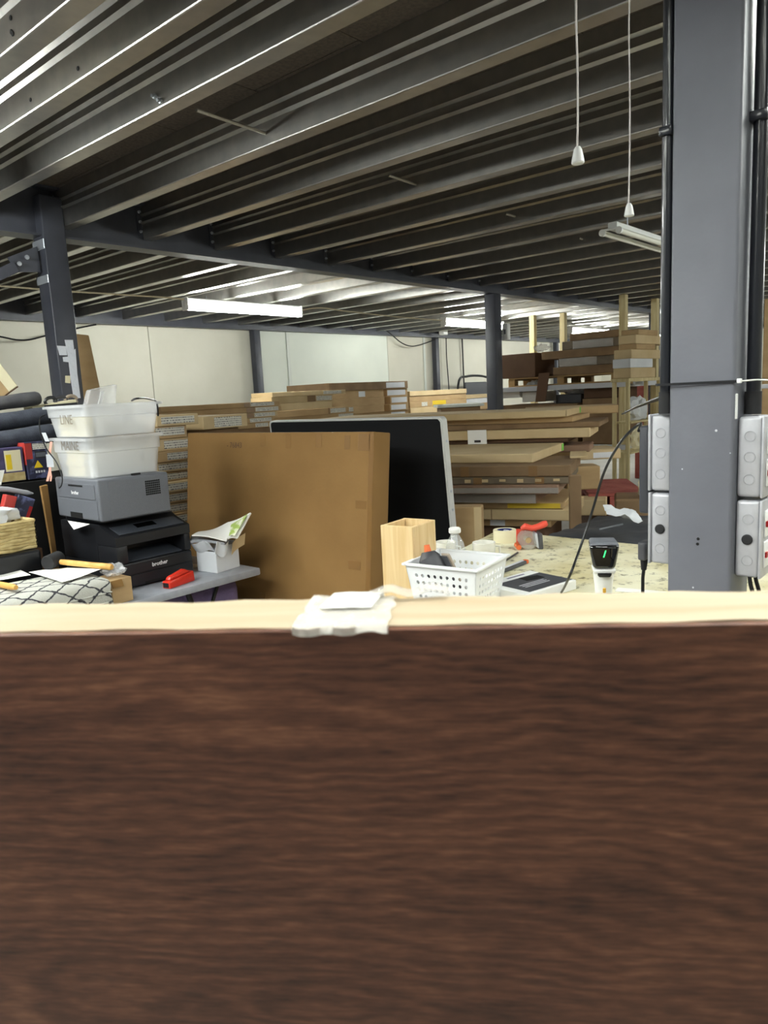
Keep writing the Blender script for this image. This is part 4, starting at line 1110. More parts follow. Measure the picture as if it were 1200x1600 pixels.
# pale offcuts on the seventh carton, wrapped ends at the right of the pile
v = at_d(905, 716, 4.45)
tag(obj('card_offcut', box(-.02, .34, -.05, .05, 0, .012, .002, 1), 'cardboard_light', loc=(v.x-.05, v.y-.02, CAM_Z-.431), rot=TA+PI/2+.15), 'pale card offcut lying on the taped brown carton', 'card')
def endbox(px, py0, py1, D, a, L, W, m, label, bev=.006, st=None):
    p = at_d(px, py1, D); q = at_d(px, py0, D)
    return carton(label, (p.x, p.y, p.z), a, L, W, q.z-p.z, m, 'cartons piled behind the right end', bev=bev, sticker=st)
P6 = endbox(922, 694, 706, 5.0, TA+.05, .9, .3, 'cardboard_pink', 'pink film wrapped carton end showing right of the pile')
endbox(970, 700, 716, 5.35, TA+.4, .5, .35, 'cardboard_light', 'pale carton end sticking out right under the film wrapped one', st=(-.20, -.06, .01, .05, 'white_card'))
endbox(938, 727, 764, 4.92, TA+.35, .22, .2, 'cardboard', 'tilted carton end poking out of the pile halfway down')
endbox(948, 780, 806, 4.85, TA+.1, .3, .2, 'cardboard_light', 'open ended carton jutting from the bottom right of the pile')
endbox(966, 632, 645, 5.6, TA+.2, .7, .4, 'cardboard', 'carton end at the top right behind the pile')
# upright card sheet right of the pile
v = at_d(909, 838, 3.86); v2 = at_d(898, 742, 3.86)
carton('upright brown card panel standing right of the pile', (v.x, v.y, .003), TA+.25, .06, .05, v2.z, 'cardboard_dark', bev=.003)
# red pallet on a carton, with foam and paper beside
v = at_d(990, 772, 4.9)
def pallet(label, loc, a, L, W, m, n=7, name='pallet', group=None):
    t = thing(name, label, 'pallet', loc, a, group)
    for i in range(n):
        y = W*i/n
        obj('deck_slat', box(-L, 0, y+.008, y+W/n-.008, .102, .122, .002, 1), m, t)
    for j in range(3):
        x = -L+ (L-.1)*j/2
        obj('bearer', box(x, x+.1, 0, W, .084, .1015, .002, 1), m, t)
        for y in (0, W/2-.05, W-.1): obj('block', box(x, x+.1, y, y+.1, .0185, .0838, .002, 1), m, t)
    for y in (0, W/2-.05, W-.1): obj('bottom_slat', box(-L, 0, y, y+.1, 0, .018, .002, 1), m, t)
    return t
rz = v.z-.122
pallet('red painted pallet seen between the pile and the column', (v.x+.10, v.y-.05, rz), TA+.25, .38, .8, 'pallet_red', 9)
cs, sn_ = math.cos(TA+.25), math.sin(TA+.25)
o = tag(obj('carton', box(-.36, -.02, .04, .76, 0, rz-.001, .005, 1), 'cardboard_brown', loc=(v.x+.10, v.y-.05, 0), rot=TA+.25), 'brown carton carrying the red pallet', 'carton')
v = at_d(998, 842, 4.25)
carton('crumpled brown carton beside the adapter behind the bench', (v.x+.08, v.y-.08, .002), TA+.1, .24, .3, at_d(992, 783, 4.2).z, 'cardboard_dark', bev=.012)
v = at_d(993, 781, 4.3)
tag(obj('foam_scrap', blob(5, (.07, .06, .14), 3, .5, 2), 'tape_cream', loc=(v.x, v.y-.05, v.z)), 'scrap of pale foam standing on the crumpled carton', 'foam')
# grey sheeting draped over goods behind the bench
gx0, gx1, gy0, gy1 = 2.80, 3.55, .78, 1.66
def drape(u, v):
    x = gx0+(gx1-gx0)*u; y = gy0+(gy1-gy0)*v
    z = .845+.11*u*(1-.7*v)+.02*_ns.noise(Vector((x*5, y*5, 1)))+.012*_ns.noise(Vector((x*13, y*11, 4)))
    return (x-gx0, y-gy0, z)
bm = bmesh.new(); G = 22
top = [[bm.verts.new(drape(i/G, j/G)) for j in range(G+1)] for i in range(G+1)]
for i in range(G):
    for j in range(G): bm.faces.new((top[i][j], top[i+1][j], top[i+1][j+1], top[i][j+1]))
bord = [top[i][0] for i in range(G)]+[top[G][j] for j in range(G)]+[top[G-i][G] for i in range(G)]+[top[0][G-j] for j in range(G)]
low = [bm.verts.new((v.co.x*1.0+.01*math.sin(i*1.1), v.co.y+.01*math.cos(i*1.3), .004)) for i, v in enumerate(bord)]
for i in range(len(bord)): bm.faces.new((bord[i], bord[(i+1) % len(bord)], low[(i+1) % len(bord)], low[i]))
bmesh.ops.recalc_face_normals(bm, faces=bm.faces)
tag(obj('plastic_sheeting', bm, 'sheet_dark', loc=(gx0, gy0, 0), smooth=60), 'dark grey plastic sheeting draped over goods behind the bench', 'sheeting')
v = at_z(972, 806, .99)
tag(obj('crumpled_paper', sheet(12, 8, lambda u, w: (-.12+.24*u, -.07+.14*w, .02+.03*_ns.noise(Vector((u*3, w*3, 2)))+.03*w), .0015), 'white_card', loc=(v.x, v.y, v.z-.02), rot=.5, smooth=60), 'white paper sheet lying on the grey sheeting', 'paper')
a_, b_ = at_z(937, 827, .945), at_z(973, 819, .955)
tag(obj('zinc_rod', tube([a_, b_], .004, 8), 'zinc_bright'), 'thin bright metal rod lying on the grey sheeting', 'rod')

# ================================================================== TIMBER RACK
RX0, RX1 = 9.02, 9.98
posts = [(974, 9.0, 3.86), (832, 10.06, 5.72), (1022, 9.86, 3.80), (880, 10.25, 5.32)]
rk = thing('timber_rack', 'tall timber post rack with pale shelf beams loaded with cartons', 'rack', (9.0, 3.8, 0))
ps = .082
for (px, x, y) in posts:
    obj('post', box(x-9.0-ps/2, x-9.0+ps/2, y-3.8-ps/2, y-3.8+ps/2, 0, Z_JOIST-.004, .004, 1), 'post_timber', rk)
zs_ = at_x(900, 600, 8.95).z
SH = zs_
obj('shelf_beam', box(-.075, -.042, -.05, 1.95, SH-.065, SH, .004, 1), 'shelf_grey', rk)
obj('shelf_beam', box(.93, .96, -.05, 1.95, SH-.065, SH, .004, 1), 'shelf_grey', rk)
obj('shelf_deck', box(-.0415, .92, .105, 1.95, SH-.03, SH-.001, .002, 1), 'pallet_wood', rk)
obj('end_beam', box(-.03, .92, -.105, -.072, SH-.065, SH, .004, 1), 'shelf_grey', rk)
SL2 = .78
obj('shelf_beam', box(-.075, -.042, -.05, 1.95, SL2-.065, SL2, .004, 1), 'shelf_grey', rk)
obj('shelf_beam', box(.93, .96, -.05, 1.95, SL2-.065, SL2, .004, 1), 'shelf_grey', rk)
obj('shelf_deck', box(-.0415, .92, .105, 1.95, SL2-.03, SL2-.001, .002, 1), 'pallet_wood', rk)
# goods on the shelf.  front faces look along -X
def rbox(label, px0, px1, py0, py1, X, dep, m, name='carton', cat='carton', z0=None, st=None, grp='cartons on the timber rack', bev=.006, wrap=None):
    a, b = at_x(px0, (py0+py1)/2, X), at_x(px1, (py0+py1)/2, X)
    xm = (px0+px1)/2
    zt_ = at_x(xm, py0, X).z; zb2_ = at_x(xm, py1, X).z if z0 is None else z0
    ya, yb = min(a.y, b.y), max(a.y, b.y)
    o = tag(obj(name, box(0, dep, 0, yb-ya, 0, zt_-zb2_-.001, bev, 1), m, loc=(X, ya, zb2_)), label, cat, grp)
    if wrap:
        o2 = obj('film_wrap', sheet(20, 5, lambda u, v: (-.006-.012*abs(_ns.noise(Vector((u*14, v*4, xm)))), (yb-ya)*(wrap[0]+(wrap[1]-wrap[0])*u), .005+(zt_-zb2_-.01)*v), .001), 'clear_wrap', o, smooth=60)
    return o, zt_
PX = 8.99
pl1 = pallet('bare wood pallet on the upper shelf of the timber rack', (PX+.01, 5.58-1.6, SH), PI/2, 1.6, 0.0+.9, 'pallet_wood', 6)
pl1.location = (PX+.92, 3.93, SH); pl1.rotation_euler = (0, 0, PI/2)
# pallet local: length -x -> world -y ; shift so that it spans y 3.93..5.5
pl1.location = (PX+.93, 5.53, SH); 
PZ = SH+.1225
rbox('dark brown carton at the left end of the rack shelf', 781, 836, 553, 583, PX+.02, .55, 'cardboard_brown', z0=PZ)
r1, z1 = rbox('flat carton lowest in the pile on the rack shelf', 864, 968, 571, 583, PX+.03, .85, 'cardboard_dark', z0=PZ)
r2, z2 = rbox('flat carton with silvery torn film on the rack shelf', 872, 968, 557, 571, PX+.04, .82, 'cardboard_grey', z0=z1, wrap=(.35, .98))
r3, z3 = rbox('long flat carton with frayed end on the rack shelf', 846, 968, 545, 557, PX+.03, .84, 'cardboard_dark', z0=z2)
r4, z4 = rbox('film wrapped carton second from the top of the rack pile', 878, 968, 530, 545, PX+.05, .80, 'cardboard_grey', z0=z3, wrap=(.1, .8))
r5, z5 = rbox('topmost carton of the pile on the rack shelf', 890, 968, 518, 531, PX+.08, .78, 'cardboard_dark', z0=z4)
v = at_x(845, 551, PX-.02)
tag(obj('torn_film', blob(9, (.05, .22, .09), 3, .5, 3), 'clear_wrap', loc=(PX+.0, v.y, z3+.001)), 'torn clear film bunched at the end of the long rack carton', 'film')
# ends of cartons seen right of the front post, faces look along -Y
def ebox(label, px0, px1, py0, py1, Y, dep, m, z0=None, st=None):
    a, b = at_y(px0, (py0+py1)/2, Y), at_y(px1, (py0+py1)/2, Y)
    xm = (px0+px1)/2; zt_ = at_y(xm, py0, Y).z; zb2_ = at_y(xm, py1, Y).z if z0 is None else z0
    o = tag(obj('carton', box(0, b.x-a.x, 0, dep, 0, zt_-zb2_-.001, .006, 1), m, loc=(a.x, Y, zb2_)), label, 'carton', 'carton ends right of the front rack post')
    return o, zt_
EY = 3.45
e0, ez = ebox('pale carton end resting on the rack beam right of the front post', 986, 1024, 574, 590, EY, .21, 'cardboard_light')
e1, ez = ebox('white carton end right of the front rack post', 985, 1020, 560, 574, EY, .21, 'white_card', z0=ez)
e2, ez = ebox('buff carton end above the white one right of the front post', 987, 1032, 546, 560, EY, .21, 'cardboard_light', z0=ez)
e3, ez = ebox('small buff carton end second from the top right of the post', 995, 1024, 537, 546, EY, .21, 'cardboard', z0=ez)
e4, ez = ebox('long cream carton end near the top right of the post', 994, 1046, 524, 537, EY, .21, 'cardboard_light', z0=ez)
e5, ez = ebox('topmost brown carton end right of the front rack post', 998, 1028, 515, 524, EY, .21, 'cardboard', z0=ez)
a, b = at_y(984, 592, EY), at_y(1034, 592, EY)
zsup = at_y(1005, 590, EY).z
ss = thing('side_stand', 'slim timber side stand holding the carton ends right of the post', 'stand', (a.x, EY, 0))
obj('board', box(-.02, b.x-a.x+.02, 0, .22, zsup-.04, zsup-.001, .003, 1), 'post_timber', ss)
for q in (0, b.x-a.x-.04):
    for w_ in (.01, .17): obj('leg', box(q, q+.04, w_, w_+.04, 0, zsup-.0405, .003, 1), 'post_timber', ss)
for zz in (.75, 1.1): obj('shelf', box(.0402, b.x-a.x-.0402, .0, .22, zz-.02, zz, .002, 1), 'post_timber', ss)
# red crates behind
v = at_y(1030, 590, EY)
for k, (py0, py1, lab) in enumerate(((572, 590, 'upper red plastic crate glimpsed beside the near column'), (592, 622, 'lower red plastic crate glimpsed beside the near column'))):
    p, q = at_y(1031, py1, 4.4), at_y(1062, py0, 4.4)
    t = thing('red_crate', lab, 'crate', (p.x, 4.4, p.z if k == 0 else 0), 0, 'red crates')
    hh = (q.z-p.z) if k == 0 else at_y(1031, 591.5, 4.4).z-.002
    obj('crate_body', box(0, q.x-p.x, 0, .4, .001, hh-.002, .01, 1), 'pallet_red', t)
    obj('crate_slot', box(.1, q.x-p.x-.1, -.004, -.0005, hh*.55, hh*.75, .002, 1), 'slot_black', t)
    obj('crate_rib', box(0, q.x-p.x, -.01, -.0005, hh*.86, hh*.95, .002, 1), 'coral_plastic', t)
# under the shelf
rbox('long dark carton under the upper shelf of the rack', 912, 966, 606, 622, PX+.08, .6, 'cardboard_brown')
U0 = SL2
def usup(label, y0, y1, z):
    tag(obj('carton', box(PX+.02, PX+.75, y0, y1, U0+.001, z-.001, .005, 1), 'cardboard_dark'), label, 'carton')
a = at_x(966, 622, PX+.08); b = at_x(912, 622, PX+.08)
usup('plain carton under the long dark carton in the rack', a.y+.02, b.y-.01, at_x(939, 622, PX+.08).z)
pw_, pz_ = rbox('white boxy machine on the lower rack shelf behind the column', 785, 812, 607, 622, PX+.1, .4, 'white_plastic', 'white_machine', 'machine', grp=None)
rbox('white printed paper pile on the lower rack shelf', 816, 850, 612, 628, PX+.12, .35, 'white_paper', 'paper_pile', 'paper', grp=None)
rbox('dark open tray on the lower rack shelf', 868, 908, 616, 630, PX+.12, .4, 'printer_grey_dark', 'tray', 'tray', grp=None)
a = at_x(908, 630, PX+.12); b = at_x(785, 630, PX+.12)
usup('wide carton under the clutter on the lower rack shelf', a.y, b.y, min(at_x(800, 622, PX+.1).z, at_x(833, 628, PX+.12).z, at_x(888, 630, PX+.12).z))
v = at_x(888, 616, PX+.12)
tag(obj('white_bag', blob(3, (.3, .34, .13), 3, .5, 2.2, 1), 'white_card', loc=(v.x+.2, v.y, at_x(888, 616, PX+.12).z)), 'crumpled white bag on the dark rack tray', 'bag')
v = at_x(826, 612, PX+.12)
tag(obj('white_bag', blob(6, (.22, .2, .16), 3, .5, 2.6, 1), 'white_plastic', loc=(v.x+.16, v.y, at_x(833, 612, PX+.12).z)), 'crumpled white bag on the paper pile in the rack', 'bag')
# brown strip hanging down from the shelf
a = at_x(846, 583, PX-.085); b = at_x(838, 628, PX-.085)
tag(obj('brown_strap', hexa([(a.x, a.y-.05, b.z), (a.x+.008, a.y-.05, b.z), (a.x+.008, a.y+.10, b.z), (a.x, a.y+.10, b.z), (a.x, a.y-.12, a.z), (a.x+.008, a.y-.12, a.z), (a.x+.008, a.y+.04, a.z), (a.x, a.y+.04, a.z)]), 'cardboard_brown'), 'brown card strip hanging over the rack shelf beam', 'card')
# wrapped white goods right of the front post, on the side stand shelves
for (px, py0, py1, s, lab) in ((1012, 602, 628, 1, 'white wrapped bundle on the upper shelf of the side stand'), (1018, 632, 655, 2, 'white film wrapped bundle beside the black cable')):
    p = at_y(px, py1, EY); q = at_y(px, py0, EY)
    zz = 1.1 if s == 1 else .75
    zz = zz
    tag(obj('white_bundle', blob(s+20, (.42, .2, .30), 3, .4, 2, 1), 'white_card' if s == 1 else 'tape_cream', loc=(p.x, EY+.13, zz+.001)), lab, 'bundle')
# white board lying behind the pile top
v = at_d(757, 636, 6.2); v1 = at_d(684, 637, 6.2)
wbz = at_d(720, 636, 6.2).z
d_ = (v-v1); 
tag(obj('white_board', box(-d_.length, 0, 0, .55, 0, .022, .003, 1), 'trim_white', loc=(v.x, v.y, wbz), rot=math.atan2(d_.y, d_.x)), 'thin white board lying flat left of the middle column', 'board')
tag(obj('carton', box(-d_.length+.03, -.03, .03, .5, 0, wbz-.001, .004, 1), 'cardboard_dark', loc=(v.x, v.y, 0), rot=math.atan2(d_.y, d_.x)), 'tall carton carrying the thin white board', 'carton')
# carton pile at the far right edge
p, q = at_d(1189, 640, 5.2), at_d(1189, 470, 5.2)
tag(obj('carton', box(0, .8, -.6, 0, 0, q.z, .006, 1), 'cardboard', loc=(p.x, p.y, 0)), 'tall brown carton at the right edge beyond the conduit', 'carton')
p = at_d(1187, 604, 4.0)
sh = thing('steel_shelf', 'white steel shelf edge at the right margin', 'shelf', (p.x, p.y, 0))
obj('shelf_edge', box(0, .04, -.7, 0, p.z-.012, p.z+.012, .003, 1), 'shelf_grey', sh)
obj('upright', box(0, .04, -.74, -.701, 0, p.z+.3, .003, 1), 'shelf_grey', sh)

# ================================================================== LEFT TABLE AND CLUTTER
TZ = .75
tx0, tx1, ty0, ty1 = .30, 2.215, 2.775, 3.50
tb = thing('folding_table', 'grey folding table carrying printers and clutter', 'table', (tx0, ty0, 0))
obj('table_top', box(0, tx1-tx0, 0, ty1-ty0, TZ-.036, TZ, .008, 2), 'table_grey', tb)
for x in (.25, tx1-tx0-.36):
    for s in (0, 1):
        obj('leg', tube([(x+(.0 if s else .0), .10 if s else ty1-ty0-.1, TZ-.037), (x+.22*(1 if x > 1 else 1), .10 if s else ty1-ty0-.1, .015)], .013, 10), 'black_plastic', tb)
    obj('cross_bar', tube([(x+.11, .10, .38), (x+.11, ty1-ty0-.1, .38)], .010, 8), 'black_plastic', tb)
    obj('brace', tube([(x+.20, .12, TZ-.04), (x+.10, .12, TZ-.24), (x+.08, .12, TZ-.30)], .009, 8), 'black_plastic', tb)
# purple bedding below
tag(obj('purple_bundle', box(1.86, 2.19, 2.90, 3.16, .002, .70, .06, 4), 'purple_cloth', smooth=60), 'purple fabric bundle under the right end of the table', 'bedding')

# --- black multifunction printer
bx, by = 1.585, 2.965
bp = thing('laser_printer', 'black laser printer under the grey one on the table', 'printer', (bx, by, TZ), math.radians(1.5))
W_, D_, = .385, .47
Hf = CAM_Z-.555-TZ; Ht = CAM_Z-.492-TZ
obj('lower_body', box(0, W_, 0, D_, .006, .118, .008, 2), 'printer_black', bp)
obj('back_body', box(.0, W_, .16, D_, .1185, Ht-.03, .006, 2), 'printer_black', bp)
obj('side_pillar', box(0, .055, .0, .1595, .1185, Hf-.045, .006, 2), 'printer_black', bp)
obj('side_pillar', box(W_-.035, W_, .0, .1595, .1185, Hf-.045, .006, 2), 'printer_black', bp)
obj('slot_floor', hexa([(.056, .02, .1187), (W_-.036, .02, .1187), (W_-.036, .155, .1187), (.056, .155, .1187), (.056, .02, .122), (W_-.036, .02, .122), (W_-.036, .155, .15), (.056, .155, .15)], .002, 1), 'printer_charcoal', bp)
tpn = obj('scanner_unit', prism([(0, Hf-.0445), (0, Hf-.004), (.012, Hf), (.10, Hf+.030), (.13, Ht-.016), (D_, Ht-.016), (D_, Hf-.0445)], 0, W_, 'X'), 'printer_black', bp)
obj('scanner_lid', box(.02, W_-.01, .13, D_-.01, Ht-.0155, Ht, .005, 2), 'printer_charcoal', bp)
# control panel on the slope
obj('control_panel', hexa([(.03, .016, Hf+.0022), (W_-.02, .016, Hf+.0022), (W_-.02, .096, Hf+.0292), (.03, .096, Hf+.0292), (.03, .014, Hf+.0052), (W_-.02, .014, Hf+.0052), (W_-.02, .094, Hf+.0322), (.03, .094, Hf+.0322)], .001, 1), 'printer_charcoal', bp)
obj('display', hexa([(.14, .045, Hf+.0162), (.24, .045, Hf+.0162), (.24, .082, Hf+.0284), (.14, .082, Hf+.0284), (.14, .044, Hf+.0180), (.24, .044, Hf+.0180), (.24, .081, Hf+.0302), (.14, .081, Hf+.0302)]), 'glass_black', bp)
obj('tray_front', box(.004, W_-.004, -.006, -.0003, .012, .062, .002, 1), 'printer_black', bp)
obj('door_panel', box(.004, W_-.004, -.004, -.0003, .065, .112, .002, 1), 'printer_black', bp)
obj('tray_grip', box(.12, W_-.12, -.0075, -.0062, .010, .022, .0005, 1), 'slot_black', bp)
obj('lettering', text_mesh('brother', .026, .0005, .0, .0006), 'logo_white', bp, loc=(.205, -.0047, .090), rot=(PI/2, 0, 0))
for x in (.03, W_-.03):
    for y in (.04, D_-.04): obj('foot', lathe([(0, 0), (.012, 0), (.012, .0058), (0, .0058)], 12), 'rubber', bp, loc=(x, y, 0))
# --- grey printer on top
GZ = TZ+Ht
gp = thing('laser_printer', 'dark grey laser printer with side vent under the tubs', 'printer', (1.553, 3.005, GZ), math.radians(-1))
gw, gd, gh = .345, .415, CAM_Z-.302-GZ
obj('case', box(0, gw, 0, gd, .005, gh, .010, 3), 'printer_grey', gp)
vp_ = obj('side_panel', box(.045, gw-.006, -.0022, -.0003, .012, gh-.012, .002, 1), 'printer_grey', gp)
for i in range(8):
    for j in range(7):
        obj('vent_slot', box(.222+.0095*i, .2295+.0095*i, -.0034, -.0024, gh*.50+.0098*j, gh*.50+.0070+.0098*j), 'slot_black', vp_)
fp = obj('front_panel', box(-.0026, -.0003, .03, gd-.03, gh*.53, gh-.022, .002, 1), 'printer_grey', gp)
obj('tray_front', box(-.0022, -.0003, .02, gd-.02, .012, gh*.50, .002, 1), 'printer_grey', gp)
obj('handle_slot', box(-.0036, -.0028, gd*.33, gd*.66, gh-.036, gh-.028), 'slot_black', fp)
obj('tray_grip', box(-.0034, -.0024, gd*.40, gd*.68, .010, .036), 'slot_black', gp)
obj('lettering', text_mesh('brother', .022, .0004, 0, .0005), 'logo_white', fp, loc=(-.0031, gd*.52, gh*.66), rot=Matrix(((0, 0, -1), (-1, 0, 0), (0, 1, 0))).to_euler())
obj('foot', box(.02, gw-.02, .03, gd-.03, 0, .0048), 'slot_black', gp)
# USB stick on the printer lid edge
p = at_z(190, 741, GZ+gh)
us = tag(obj('usb_stick', box(-.022, .022, -.006, .006, 0, .009, .002, 1), 'black_plastic', loc=(p.x, 3.02, GZ+gh+.0005)), 'small black plug lying on the lid of the grey printer', 'plug')
# paper corner poking out between the printers
p = at_y(122, 815, 3.0)
tag(obj('loose_sheet', prism([(-.012, -.11), (-.012, .10), (-.05, -.0)], 0, .0008, 'Z'), 'white_paper', loc=(1.560, 3.22, GZ-.0), rot=(0, -.9, 0)), 'white paper corner drooping between the two printers', 'paper')

# --- translucent tubs
def tub(name, label, z0, h, b, tflare, writing, cream):
    x0, x1, y0, y1 = b
    t = thing(name, label, 'storage tub', (x0, y0, z0), math.radians(-1), 'translucent storage tubs')
    w, d = x1-x0, y1-y0; f = tflare
    bm = bmesh.new()
    def ring(ins, z, fl):
        a = -fl+ins; r = .03
        pts = []
        for cx_, cy_, a0 in ((w+fl-ins-r, d+fl-ins-r, 0), (a+r, d+fl-ins-r, PI/2), (a+r, a+r, PI), (w+fl-ins-r, a+r, 1.5*PI)):
            for k in range(5):
                an = a0+PI/2*k/4; pts.append(bm.verts.new((cx_+r*math.cos(an), cy_+r*math.sin(an), z)))
        return pts
    R = [ring(.0, .001, 0), ring(0, h*.62, f*.60), ring(-.006, h*.64, f*.62), ring(0, h-.012, f), ring(-.014, h-.012, f), ring(-.014, h, f), ring(.004, h, f), ring(.004, h*.64, f*.62), ring(.004, .004, 0)]
    for a, bb in zip(R, R[1:]):
        n = len(a)
        for k in range(n): bm.faces.new((a[k], a[(k+1) % n], bb[(k+1) % n], bb[k]))
    bm.faces.new(R[0][::-1]); bm.faces.new(R[-1]); bmesh.ops.recalc_face_normals(bm, faces=bm.faces)
    obj('tub_shell', bm, 'tub_plastic', t, smooth=35)
    # writing on the -X side
    rot = Matrix(((0, 0, -1), (-1, 0, 0), (0, 1, 0))).to_euler()
    obj('handwriting', text_mesh(writing[0], writing[1], .0003, .0), 'ink_faint', t, loc=(-f*writing[3]-.009, d*writing[2], h*writing[3]), rot=rot)
    return t
tz = GZ+gh
TB = (1.575, 1.900, 3.075, 3.395)
h1 = .180
t1 = tub('storage_tub', 'lower translucent plastic tub full of paper on the grey printer', tz, h1, TB, .018, ('MAINE', .058, .45, .80), True)
h2 = CAM_Z+.022-(tz+.168)
TB2 = (1.570, 1.902, 3.070, 3.400)
t2 = tub('storage_tub', 'upper translucent plastic tub with its lip above the lower tub', tz+.1815, h2-.0135, TB2, .022, ('LINE', .060, .45, .55), True)
# contents
def stackpaper(label, x0, x1, y0, y1, z, h, m='white_paper', rot=0):
    bm = bmesh.new(); n = 5
    for i in range(n):
        j = .004*math.sin(i*2.3)
        bm_box(bm, x0+j, x1+j, y0-j, y1-j, z+h*i/n, z+h*(i+1)/n-.0004)
    return tag(obj('paper_stack', bm, m), label, 'paper')
stackpaper('white paper stack inside the lower tub', 1.60, 1.83, 3.088, 3.15, tz+.0055, .12)
stackpaper('cream card stack against the left side of the lower tub', 1.592, 1.63, 3.18, 3.34, tz+.0055, .115, 'tub_label_cream')
stackpaper('white paper bundle at the right inside the lower tub', 1.838, 1.885, 3.09, 3.2, tz+.0055, .10)
stackpaper('white padded envelopes filling the lower tub', 1.63, 1.88, 3.2, 3.38, tz+.0055, .10, 'white_card')
z2 = tz+.1815+.005
stackpaper('white paper stack inside the upper tub', 1.64, 1.86, 3.095, 3.2, z2, .055)
stackpaper('cream folder standing inside the upper tub', 1.585, 1.615, 3.11, 3.36, z2, .085, 'tub_label_cream')
stackpaper('white card upright in the near corner of the upper tub', 1.625, 1.70, 3.085, 3.092, z2, .095)
stackpaper('grey papers at the back of the upper tub', 1.66, 1.88, 3.23, 3.37, z2, .07, 'white_card')
# clear clamshell packs standing in the top tub
v = at_d(160, 632, 3.5)
cp = thing('clear_pack', 'clear plastic clamshell packs sticking up out of the upper tub', 'plastic pack', (v.x, v.y, z2+.072))
hh = CAM_Z+.115-(z2+.072)
obj('pack', hexa([(-.10, 0, 0), (.06, 0, 0), (.06, .05, 0), (-.10, .05, 0), (-.05, .0, hh*.85), (.09, 0, hh), (.09, .05, hh), (-.05, .05, hh*.85)], .008, 2), 'clear_plastic', cp)
obj('pack_rib', hexa([(-.05, -.012, .01), (-.03, -.012, .01), (-.03, -.001, .01), (-.05, -.001, .01), (-.005, -.012, hh*.8), (.015, -.012, hh*.82), (.015, -.001, hh*.82), (-.005, -.001, hh*.8)], .003, 1), 'clear_plastic', cp)
# black cable on the rim, right
zr_ = tz+.1815+h2-.0135
c_ = [at_z(206, 626, zr_+.006), at_z(212, 623, zr_+.010), at_z(225, 622, zr_+.012), at_z(236, 624, zr_+.008), at_z(243, 626, zr_+.006), at_d(246, 634, 3.32), at_d(247, 650, 3.31)]
cable('black_cable', c_, .004, 'black_plastic', 'black cable looped over the right rim of the upper tub')
c_ = [at_d(70, 648, 3.50), at_d(62, 655, 3.47), at_d(63, 675, 3.46), at_d(72, 700, 3.40), at_d(88, 722, 3.33), at_d(97, 745, 3.30), at_d(96, 758, 3.27), at_d(92, 763, 3.26)]
cable('black_cable', c_, .003, 'black_plastic', 'thin black wire hanging down the left side of the tubs')
c_ = [at_d(80, 690, 3.42), at_d(78, 705, 3.41), at_d(78, 720, 3.40), at_d(78, 735, 3.39), at_d(74, 752, 3.38)]
rb = thing('pink_ribbon', 'pink ribbon with a white tag hanging left of the lower tub', 'ribbon', c_[0])
def ribm(pts, w):
    bm = bmesh.new(); vs = []
    for p in pts:
        q = p-pts[0] if pts is c_ else p-c_[0]
        vs.append((bm.verts.new(q-RIGHT*w), bm.verts.new(q+RIGHT*w)))
    for a, b in zip(vs, vs[1:]): bm.faces.new((a[0], a[1], b[1], b[0]))
    bmesh.ops.solidify(bm, geom=list(bm.faces), thickness=.001)
    return bm
obj('strand', ribm(c_, .006), 'pink_ribbon', rb)
obj('strand', ribm([at_d(78, 733, 3.385), at_d(80, 745, 3.38), at_d(79, 752, 3.38)], .004), 'pink_ribbon', rb)
obj('tag', ribm([at_d(77, 710, 3.395), at_d(79, 730, 3.39)], .016), 'white_card', rb)
tagc = [at_d(68, 676, 3.43), at_d(74, 690, 3.42)]
obj('tag', ribm(tagc, .010), 'white_card', rb)

# --- cloth-draped crate behind, carrying boxes and rolls
Kx0, Kx1, Ky0, Ky1 = .40, 1.92, 3.56, 4.05
KZ = at_y(60, 748, Ky0+.03).z
def drap(u, v):
    x = (Kx1-Kx0)*u; y = (Ky1-Ky0)*v
    return (x, y, KZ-.006+.006*_ns.noise(Vector((x*4, y*4, 0))))
bm = bmesh.new(); G = 16
top = [[bm.verts.new(drap(i/G, j/G)) for j in range(G+1)] for i in range(G+1)]
for i in range(G):
    for j in range(G): bm.faces.new((top[i][j], top[i+1][j], top[i+1][j+1], top[i][j+1]))
bord = [top[i][0] for i in range(G)]+[top[G][j] for j in range(G)]+[top[G-i][G] for i in range(G)]+[top[0][G-j] for j in range(G)]
mid = [bm.verts.new((v.co.x, v.co.y+.012*math.sin(i*1.4), KZ*.5)) for i, v in enumerate(bord)]
low = [bm.verts.new((v.co.x, v.co.y+.02*math.sin(i*1.4), .003)) for i, v in enumerate(bord)]
for A_, B_ in ((bord, mid), (mid, low)):
    for i in range(len(bord)): bm.faces.new((A_[i], A_[(i+1) % len(bord)], B_[(i+1) % len(bord)], B_[i]))
bmesh.ops.recalc_face_normals(bm, faces=bm.faces)
tag(obj('draped_crate', bm, 'black_matt', loc=(Kx0, Ky0, 0), smooth=50), 'black cloth draped over a crate behind the wicker basket', 'crate')
